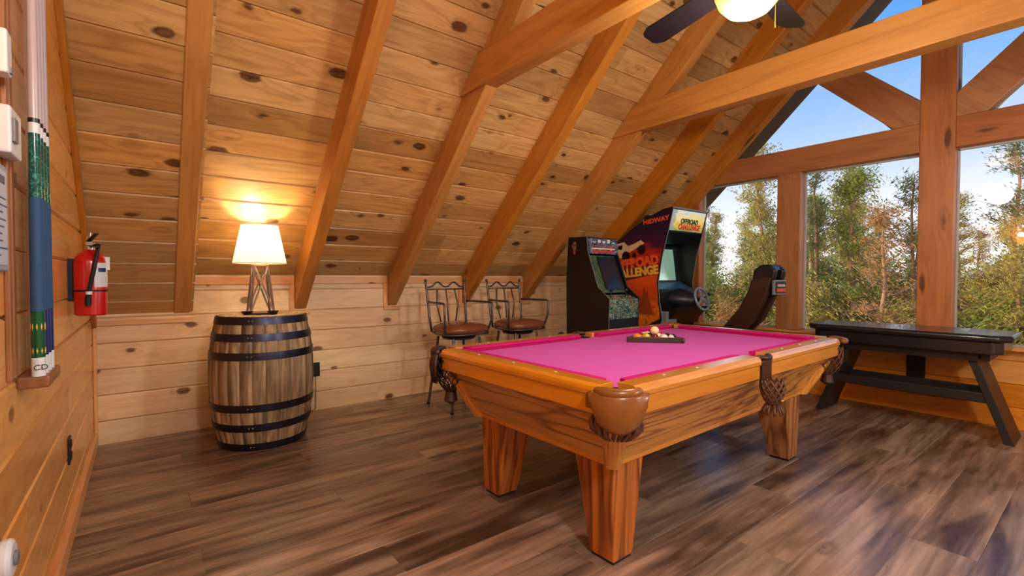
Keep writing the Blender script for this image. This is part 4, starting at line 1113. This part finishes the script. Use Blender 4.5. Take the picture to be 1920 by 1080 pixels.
mb = MB(); mb.box(5.255, 5.285, .60, 1.62, .285, .355); mb.build('stretcher', 'black_wood', gt, bevel=.003)
mb = MB(); mb.box(5.585, 5.615, .60, 1.62, .285, .355); mb.build('stretcher', 'black_wood', gt, bevel=.003)
mb = MB(); mb.box(5.285, 5.585, .61, 1.61, .285, .295); mb.build('tray', 'black_wood', gt)
tag((lambda q: q)(plate(5.85, 1.15, .40, .13, .22, 'x', d=-.02).build('wall_box', 'black_plastic', bevel=.003)), 'small black box on the low wall behind the game table', 'wall box')

# ------------------------------------------------------------------ ceiling fan
fx, fy = 2.42, 1.04
fan = thing('ceiling_fan', 'ceiling fan with dark blades and a glowing amber glass bowl light', 'ceiling fan', (fx, fy, zc(YC)))
mb = MB(); mb.tube([(fx, fy, zc(YC) - .02), (fx, fy, 2.72)], .012, 10); mb.build('downrod', 'black_plastic', fan, smooth=True)
mb = MB(); mb.lathe([(.03, 2.75), (.085, 2.72), (.10, 2.66), (.10, 2.60), (.06, 2.56), (.05, 2.52)][::-1], 30, (fx, fy, 0)); mb.build('motor_housing', 'blade', fan, smooth=True)
FA = [6, 78, 150, 222, 294]
for a in FA:
    a = math.radians(a); d = Vector((math.cos(a), math.sin(a), 0)); s_ = Vector((-math.sin(a), math.cos(a), 0))
    mb = MB(); tilt = .02
    pl_ = []
    for t, w in ((.17, .045), (.22, .055), (.58, .068), (.625, .05), (.64, .03)):
        pl_.append((t, w))
    v = [Vector((fx, fy, 2.555)) + d * t + s_ * w + Vector((0, 0, tilt * w / .068)) for t, w in pl_] + [Vector((fx, fy, 2.555)) + d * t - s_ * w - Vector((0, 0, tilt * w / .068)) for t, w in pl_[::-1]]
    mb.prism(v, (0, 0, .008)); mb.build('blade', 'blade', fan, bevel=.002)
    mb = MB(); mb.beam(Vector((fx, fy, 2.585)) + d * .08, Vector((fx, fy, 2.567)) + d * .22, .03, .008); mb.build('blade_arm', 'iron', fan)
mb = MB(); mb.lathe([(.04, 2.375), (.09, 2.40), (.125, 2.44), (.14, 2.48), (.138, 2.485), (.12, 2.445)], 36, (fx, fy, 0), capb=True, capt=False)
def bowlmat():
    m, n, b = newmat('alabaster_glow'); tcn = N(n, 'ShaderNodeTexCoord'); f = noise(n, tcn.outputs['Object'], 9, 4, .6)
    c_ = mixc(n, f, lin(255, 226, 140), lin(236, 178, 70)); n.links.new(c_, b.inputs['Base Color']); n.links.new(c_, b.inputs['Emission Color']); b.inputs['Emission Strength'].default_value = .95
    return m
mb.build('glass_bowl', bowlmat(), fan, smooth='all')
mb = MB(); mb.tube([(fx + .142 * math.cos(2 * PI * i / 40), fy + .142 * math.sin(2 * PI * i / 40), 2.485) for i in range(40)], .006, 6, closed=True); mb.build('bowl_rim', 'brass', fan, smooth='all')
mb = MB(); mb.tube([(fx + .10, fy - .07, 2.50), (fx + .10, fy - .07, 2.33)], .0015, 5); mb.build('pull_chain', 'brass', fan)
light('fan_light', 'POINT', (fx, fy, 2.335), 40, (1, .90, .74), shadow_soft_size=.13)
light('fan_uplight', 'POINT', (fx, fy, 2.62 + .25), 15, (1, .90, .74), shadow_soft_size=.04)

# ------------------------------------------------------------------ things on the left wall
# cue rack and cues
crk = thing('cue_rack', 'brown wooden wall cue rack on the left wall', 'cue rack', (0, 2.02, .90))
mb = MB(); mb.box(0.0, .07, 1.935, 2.165, .895, .93); mb.build('bottom_ledge', 'brown_wood', crk, bevel=.006)
for y in (1.812, 1.86):
    mb = MB(); mb.box(0, .012, y, y + .026, .94, 2.55); mb.build('upright', 'brown_wood', crk, bevel=.003)
mb = MB(); mb.box(0, .07, 1.81, 2.17, 2.52, 2.55); mb.build('top_clip', 'brown_wood', crk, bevel=.006)
M['cue_wrap'] = plain('cue_wrap', (46, 92, 140), .7, nz=.55, nscale=220, bumpy=.3)
M['cue_green'] = speckle_mat('cue_green', [(10, 70, 60), (16, 96, 80), (10, 60, 66), (70, 150, 140)], 40); M['cue_green'].node_tree.nodes['Principled BSDF'].inputs['Roughness'].default_value = .12
M['cue_butt'] = plain('cue_butt', (14, 86, 52), .15); M['cue_shaft'] = plain('cue_shaft', (186, 172, 178), .25); M['cue_navy'] = plain('cue_navy', (30, 50, 110), .2)
cols_cue = ['green and blue wrapped pool cue, nearest in the wall rack', 'blue butted pool cue second in the wall rack', 'pool cue third in the wall rack', 'pool cue farthest along the wall rack']
for q in range(4):
    cy_ = 1.945 + q * .056; cx_ = .046
    cue = thing('pool_cue', cols_cue[q], 'pool cue', (cx_, cy_, .93), 'pool cues in the wall rack')
    segm = [(.93, .985, .0155, .0155, 'white_plastic', 'butt_cap'), (.985, 1.12, .0155, .015, 'cue_butt' if q < 1 else 'cue_navy', 'butt_sleeve'), (1.12, 1.45, .0155, .0145, 'cue_wrap', 'wrap'),
            (1.45, 1.635, .0142, .0128, 'cue_green', 'forearm'), (1.635, 1.665, .013, .0128, 'white_plastic', 'joint_collar'), (1.665, 1.678, .0132, .0132, 'black_plastic', 'joint_ring'), (1.678, 2.38, .0126, .0075, 'cue_shaft', 'shaft'), (2.38, 2.40, .0075, .007, 'cue_navy', 'tip')]
    for a, b_, r0, r1, mt, nm in segm:
        mb = MB(); mb.lathe([(r0, a), (r1, b_)], 16, (cx_, cy_, 0)); mb.build(nm, mt, cue, smooth=True)
    if q == 0:
        mb = MB()
        for k_ in range(10):
            a = 2 * PI * k_ / 10 + .3
            for zz, hh in ((1.075, .022), (1.005, .018)):
                c_ = Vector((cx_ + .0157 * math.cos(a), cy_ + .0157 * math.sin(a), zz)); tn = Vector((-math.sin(a), math.cos(a), 0))
                mb.prism([c_ - tn * .002, c_ - Vector((0, 0, hh / 2)), c_ + tn * .002, c_ + Vector((0, 0, hh / 2))], Vector((math.cos(a), math.sin(a), 0)) * .0006)
        mb.build('inlay', 'print_yellow', cue)
        text_mesh('cap_lettering', 'CD', .022, (cx_ + .0065, cy_ - .0156, .950), (.93, .36, 0), (0, 0, 1), 'print_black', cue, extrude=.0005)
mb = MB(); mb.box(.0, .052, 2.155, 2.165, .93, 2.52); o_ = mb.build('side_strip', 'cue_shaft', crk)

# fire extinguisher
ex, ey = .085, 3.15
fe = thing('fire_extinguisher', 'red fire extinguisher hanging on the left wall near the corner', 'fire extinguisher', (ex, ey, 1.03))
mb = MB(); mb.lathe([(.058, 1.03), (.064, 1.036), (.064, 1.29), (.060, 1.315), (.045, 1.335), (.025, 1.345), (.02, 1.355)], 32, (ex, ey, 0)); mb.build('cylinder', 'red_paint', fe, smooth=True)
mb = MB(); mb.lathe([(.019, 1.35), (.019, 1.39), (.012, 1.395)], 14, (ex, ey, 0)); mb.box(ex - .012, ex + .012, ey - .05, ey + .02, 1.375, 1.392); mb.build('valve', 'chrome', fe, smooth=True)
mb = MB(); mb.beam((ex - .01, ey + .01, 1.392), (ex + .03, ey - .085, 1.43), .018, .006); mb.beam((ex, ey - .01, 1.375), (ex + .035, ey - .085, 1.365), .018, .006); mb.build('handle', 'black_plastic', fe, bevel=.001)
mb = MB(); mb.tube([(ex, ey, 1.39), (ex + .002, ey, 1.44)], .004, 6); mb.tube([(ex + .012 * math.cos(i), ey, 1.41 + .012 * math.sin(i)) for i in [k_ * .6 for k_ in range(11)]], .0018, 5, closed=True); mb.build('pull_pin', 'chrome', fe)
mb = MB(); mb.tube([(ex + .02, ey - .02, 1.375), (ex + .035, ey - .06, 1.375), (ex + .03, ey - .085, 1.33), (ex + .015, ey - .082, 1.24), (ex + .0, ey - .078, 1.16), (ex - .004, ey - .076, 1.12)], .009, 8); mb.build('hose', 'black_rubber', fe, smooth='all')
mb = MB(); mb.tube([(ex - .004, ey - .076, 1.13), (ex - .006, ey - .076, 1.08)], .0125, 10); mb.build('nozzle', 'black_rubber', fe, smooth=True)
mb = MB(); mb.tube([(ex - .002, ey - .076, 1.135), (ex - .002, ey - .076, 1.15)], .0125, 10); mb.build('hose_clip', 'white_plastic', fe)
mb = MB(); v = []
for i in range(9):
    a = math.radians(-74 + i * 9)
    for z in (1.17, 1.29): v.append((ex + .0648 * math.cos(a), ey + .0648 * math.sin(a), z))
mb.add(v, [(2 * i, 2 * i + 2, 2 * i + 3, 2 * i + 1) for i in range(8)]); mb.build('label_sticker', 'label_white', fe, smooth='all')
mb = MB(); v = []
for i in range(5):
    a = math.radians(-60 + i * 9)
    for z in (1.245, 1.265): v.append((ex + .0652 * math.cos(a), ey + .0652 * math.sin(a), z))
mb.add(v, [(2 * i, 2 * i + 2, 2 * i + 3, 2 * i + 1) for i in range(4)]); mb.build('label_print', 'cue_navy', fe)
mb = MB(); mb.lathe([(.0652, 1.148), (.0652, 1.157)], 32, (ex, ey, 0), capb=False, capt=False); mb.build('strap', 'black_rubber', fe)
mb = MB(); mb.box(0, .022, ey + .01, ey + .04, 1.10, 1.31); mb.build('wall_bracket', 'iron', fe)
# tag
mb = MB(); mb.box(ex + .04, ex + .075, ey - .02, ey - .018, 1.255, 1.32); mb.build('inspection_tag', 'white_plastic', fe)

# thermostat, sensor, notice, switches, night light
th = thing('thermostat', 'white thermostat box on the left wall above the framed notice', 'thermostat', (0, 1.80, 1.5))
plate(0, 1.775, 1.59, .13, .12, 'x', d=.035).build('housing', 'white_plastic', th, bevel=.006)
mb = MB(); mb.box(.035, .042, 1.715, 1.755, 1.56, 1.62); mb.build('display', 'grey_plastic', th, bevel=.002)
sn = thing('wall_sensor', 'slim white sensor box high on the left wall near the picture edge', 'sensor', (0, 1.73, 1.7))
plate(0, 1.745, 1.785, .055, .11, 'x', d=.03).build('housing', 'white_plastic', sn, bevel=.005)
mb = MB(); mb.box(.03, .034, 1.735, 1.755, 1.735, 1.75); mb.build('clip', 'grey_plastic', sn)
nf = thing('framed_notice', 'framed pale blue printed notice on the left wall under the thermostat', 'notice', (0, 1.68, 1.25))
plate(0, 1.64, 1.37, .31, .27, 'x', d=.012).build('frame', plain('notice_frame', (150, 170, 200), .3), nf, bevel=.003)
mb = MB(); mb.box(.012, .0135, 1.50, 1.782, 1.25, 1.49); pp = mb.build('paper', plain('notice_paper', (186, 204, 236), .4, nz=.08), nf)
mb = MB(); mb.box(.0135, .0142, 1.55, 1.76, 1.455, 1.475)
for i in range(9): mb.box(.0135, .0142, 1.54, 1.54 + random.uniform(.16, .26), 1.272 + i * .018, 1.276 + i * .018)
mb.build('print_line', plain('notice_ink', (70, 84, 130), .5), pp)
swp = thing('switch_plate', 'dark bronze double light switch plate on the left wall', 'light switch', (0, 1.63, 1.13))
plate(0, 1.62, 1.19, .115, .125, 'x', d=.008).build('cover_plate', plain('bronze_plate', (48, 34, 28), .4, metal=.4), swp, bevel=.003)
for y in (1.595, 1.645):
    mb = MB(); mb.prism([(.008, y - .014, 1.16), (.018, y - .014, 1.16), (.010, y - .014, 1.225), (.008, y - .014, 1.225)], (0, .028, 0)); mb.build('rocker', plain('rocker_plastic', (40, 46, 56), .3), swp)
nl = thing('plug_in_night_light', 'round white plug-in unit low on the left wall at the picture corner', 'night light', (0, 1.67, .47))
mb = MB(); mb.tube([(.0, 1.672, .525), (.03, 1.672, .525)], .048, 28); mb.build('housing', 'white_plastic', nl, bevel=.01, smooth=True)
mb = MB(); mb.tube([(.03, 1.672, .525), (.038, 1.672, .525)], .018, 16); mb.build('button', 'grey_plastic', nl, bevel=.002)

# wall lamp behind the picture edge: its glow shows in the window reflection
sc = thing('wall_lamp', 'small amber glass wall lamp on the left wall, outside the picture, reflected in the glass', 'wall lamp', (0, 1.05, 1.8))
mb = MB(); mb.tube([(0, 1.05, 1.75), (.02, 1.05, 1.75)], .05, 20); mb.build('backplate', 'brass', sc)
mb = MB(); mb.tube([(.02, 1.05, 1.75), (.08, 1.05, 1.74), (.09, 1.05, 1.77)], .008, 8); mb.build('arm', 'brass', sc, smooth='all')
mb = MB(); mb.lathe([(.03, 1.78), (.065, 1.90), (.06, 1.90), (.027, 1.785)], 24, (.10, 1.05, 0), capt=False); mb.build('glass_shade', emis('amber_shade_glow', (255, 150, 50), 9), sc, smooth=True)
light('wall_lamp_light', 'POINT', (.10, 1.05, 1.93), 6, (1, .72, .40), shadow_soft_size=.04)

# unseen dome lamps, added as neutral fill light for the loft
for i, (x, y, z) in enumerate(((.9, -.55, 2.35), (3.55, -1.25, 2.0))):
    cl_ = thing('added_fill_lamp', 'added dome fill lamp hanging %s, outside the picture' % ('behind the camera', 'over the right side of the loft', 'high over the left end of the loft')[i], 'ceiling light', (x, y, z))
    mb = MB(); mb.tube([(x, y, z + .10), (x, y, zc(y) - .0)], .008, 8); mb.build('stem', 'iron', cl_)
    mb = MB(); mb.lathe([(.03, .10), (.10, .07), (.14, .02)][::-1], 24, (x, y, z)); mb.build('dome', 'white_plastic', cl_, smooth=True)
    light('dome_fill_light', 'POINT', (x, y, z - .12), (78, 78)[i], (.98, .98, 1), shadow_soft_size=.14)

# ------------------------------------------------------------------ outdoors
mb = MB(); nx, ny = 24, 24; v = []
for i in range(nx + 1):
    for j in range(ny + 1):
        x = 7 + i * 2.6; y = -34 + j * 3.6
        v.append((x, y, -3.2 + .05 * (x - 7) + random.uniform(-.15, .15)))
mb.add(v, [(i * (ny + 1) + j, (i + 1) * (ny + 1) + j, (i + 1) * (ny + 1) + j + 1, i * (ny + 1) + j + 1) for i in range(nx) for j in range(ny)])
tag(mb.build('ground', 'ground_grass', smooth='all'), kind='structure')

def make_tree(h, spread, leafmat, nb, dens, seed, leaf=.046, bare=0.0):
    random.seed(seed)
    root = thing('pine_tree', None, 'tree', (0, 0, 0))
    mb = MB(); pts = []; x = y = 0
    for i in range(9):
        t = i / 8; x += random.uniform(-.08, .08); y += random.uniform(-.08, .08); pts.append((x, y, h * t))
    mb.tube(pts, [.10 * (1 - .88 * i / 8) for i in range(9)], 7); 
    br = MB(); lf = MB()
    for k_ in range(nb):
        t = random.uniform(.18, .98) ** .85; z = h * t; i = min(7, int(t * 8)); u = t * 8 - i
        p = Vector(pts[i]).lerp(Vector(pts[i + 1]), u); a = random.uniform(0, 2 * PI)
        ln = spread * (1.12 - t) * random.uniform(.6, 1.2); d = Vector((math.cos(a), math.sin(a), random.uniform(.1, .75)))
        bp = [p]; q = p.copy()
        for s_ in range(4):
            q = q + d.normalized() * ln / 4; d += Vector((random.uniform(-.25, .25), random.uniform(-.25, .25), random.uniform(-.05, .22))); bp.append(q.copy())
        br.tube(bp, [.022 * (1.1 - t) + .004, .014 * (1.1 - t) + .004, .008, .005, .003], 4, cap=False)
        for s_ in range(1, 5):
            for w in range(3):
                tp = bp[s_].lerp(bp[s_ - 1], random.random()); dd = Vector((random.uniform(-1, 1), random.uniform(-1, 1), random.uniform(-.2, .9))).normalized(); te = tp + dd * random.uniform(.15, .42)
                br.tube([tp, te], [.005, .002], 3, cap=False)
                if random.random() < bare: continue
                for m_ in range(dens * 2):
                    c_ = tp.lerp(te, random.uniform(.2, 1.1)) + Vector((random.gauss(0, .05), random.gauss(0, .05), random.gauss(0, .05)))
                    n1 = Vector((random.gauss(0, 1), random.gauss(0, 1), random.gauss(0, 1))).normalized(); n2 = n1.orthogonal().normalized(); n3 = n1.cross(n2)
                    sz = leaf * random.uniform(.5, 1.2)
                    lf.add([c_ - n2 * sz, c_ + n3 * sz * .28, c_ + n2 * sz, c_ - n3 * sz * .28], [(0, 1, 2, 3)], 0, .5, (0, 0, 0))
    mb.build('trunk', 'trunk_bark', root, smooth='all'); b_ = br.build('branches', 'twig_bark', root); 
    tag(lf.build('foliage', leafmat, root), kind='stuff')
    return root
protos = [make_tree(6.6, 1.9, 'leaf_green', 62, 7, 11), make_tree(7.2, 1.6, 'leaf_olive', 60, 7, 12), make_tree(5.6, 2.1, 'leaf_dark', 62, 8, 13), make_tree(6.2, 1.5, 'leaf_rust', 44, 5, 14, bare=.3), make_tree(7.0, 1.3, 'leaf_dark', 46, 4, 15, bare=.15)]
kinds = ['bushy green pine tree', 'tall olive-green pine tree', 'dense dark green tree', 'thin rust-tinted tree', 'slender sparse dark pine tree']
random.seed(5)
where = []
near_ = [(11.2, 6.6, 0, 'seen through the left window pane beside the arcade seat'), (10.6, 4.6, 1, 'seen through the pane left of the short post'), (11.6, 3.3, 0, 'filling the middle window pane'), (12.4, 2.35, 4, 'rising just left of the centre post'),
         (12.0, 4.2, 4, 'left of centre in the middle window pane'), (13.2, 3.9, 1, 'tall and pale behind the middle window pane'), (14.2, 6.4, 0, 'upright behind the left window pane'), (13.8, 5.0, 0, 'upper left of the middle window pane'),
         (10.2, 2.55, 3, 'low behind the middle window pane'), (12.6, 5.4, 2, 'dark mass behind the middle window pane'), (12.2, 1.05, 4, 'with its top left in the right window pane'), (13.4, .9, 4, 'with its top in the middle of the right pane'), (13.0, .15, 4, 'at the right edge of the right pane'),
         (10.8, .9, 1, 'low and leafy in the right window pane'), (10.4, -.5, 0, 'low at the right picture edge'), (12.0, 7.9, 1, 'farthest left outside the left window pane')]
used = set()
for i, (x, y, kx, w_) in enumerate(near_):
    o = protos[kx] if kx not in used else copy_tree(protos[kx]); used.add(kx)
    sc_ = random.uniform(.88, .98) * (.8 if y < 1.1 and kx != 4 else 1); o.location = (x, y, -3.2 + .05 * (x - 7)); o.scale = (sc_,) * 3; o.rotation_euler.z = random.uniform(0, 6.28)
    tag(o, kinds[kx] + ' ' + w_, 'tree', 'trees outside the windows')
for i in range(44):
    x = random.uniform(15, 30); y = -4 + (i % 26) * 1.15 + random.uniform(-.6, .6) + (x - 15) * .35
    kx = random.choice((0, 1, 2, 2, 0, 3)); o = copy_tree(protos[kx]); sc_ = random.uniform(.74, .92) * (1 + (x - 15) * .016) * (.9 if y < 6 else 1)
    o.location = (x, y, -3.2 + .05 * (x - 7)); o.scale = (sc_ * 1.2, sc_ * 1.2, sc_); o.rotation_euler.z = random.uniform(0, 6.28)
    tag(o, kinds[kx] + ' in the dense woods farther off behind the nearer trees', 'tree', 'distant ' + kinds[kx] + 's')

# dense undergrowth below the tree tops
bushes = [make_tree(3.9, 2.3, 'leaf_olive', 62, 7, 31, bare=.1), make_tree(3.9, 2.3, 'leaf_green', 62, 7, 32), make_tree(3.7, 2.2, 'leaf_rust', 50, 6, 33, bare=.2)]
random.seed(9); used = set()
bl = ['olive-green leafy undergrowth bush', 'fresh green undergrowth bush', 'brownish undergrowth bush']
for i in range(33):
    kx = (0, 1, 0, 2, 1)[i % 5]; o = bushes[kx] if kx not in used else copy_tree(bushes[kx]); used.add(kx)
    if o.name.startswith('pine_tree'): o.name = 'bush'
    x = 10.5 + (i % 3) * 2.3 + random.uniform(-.5, .5); y = -2.4 + (i // 3) * 1.25 + random.uniform(-.4, .4) + (x - 10.5) * .25
    sc_ = random.uniform(.92, 1.08); o.location = (x, y, -3.2 + .05 * (x - 7)); o.scale = (sc_ * 1.1, sc_ * 1.1, sc_); o.rotation_euler.z = random.uniform(0, 6.28)
    tag(o, bl[kx] + ' filling the lower window panes between the trunks', 'bush', bl[kx] + 'es outside')
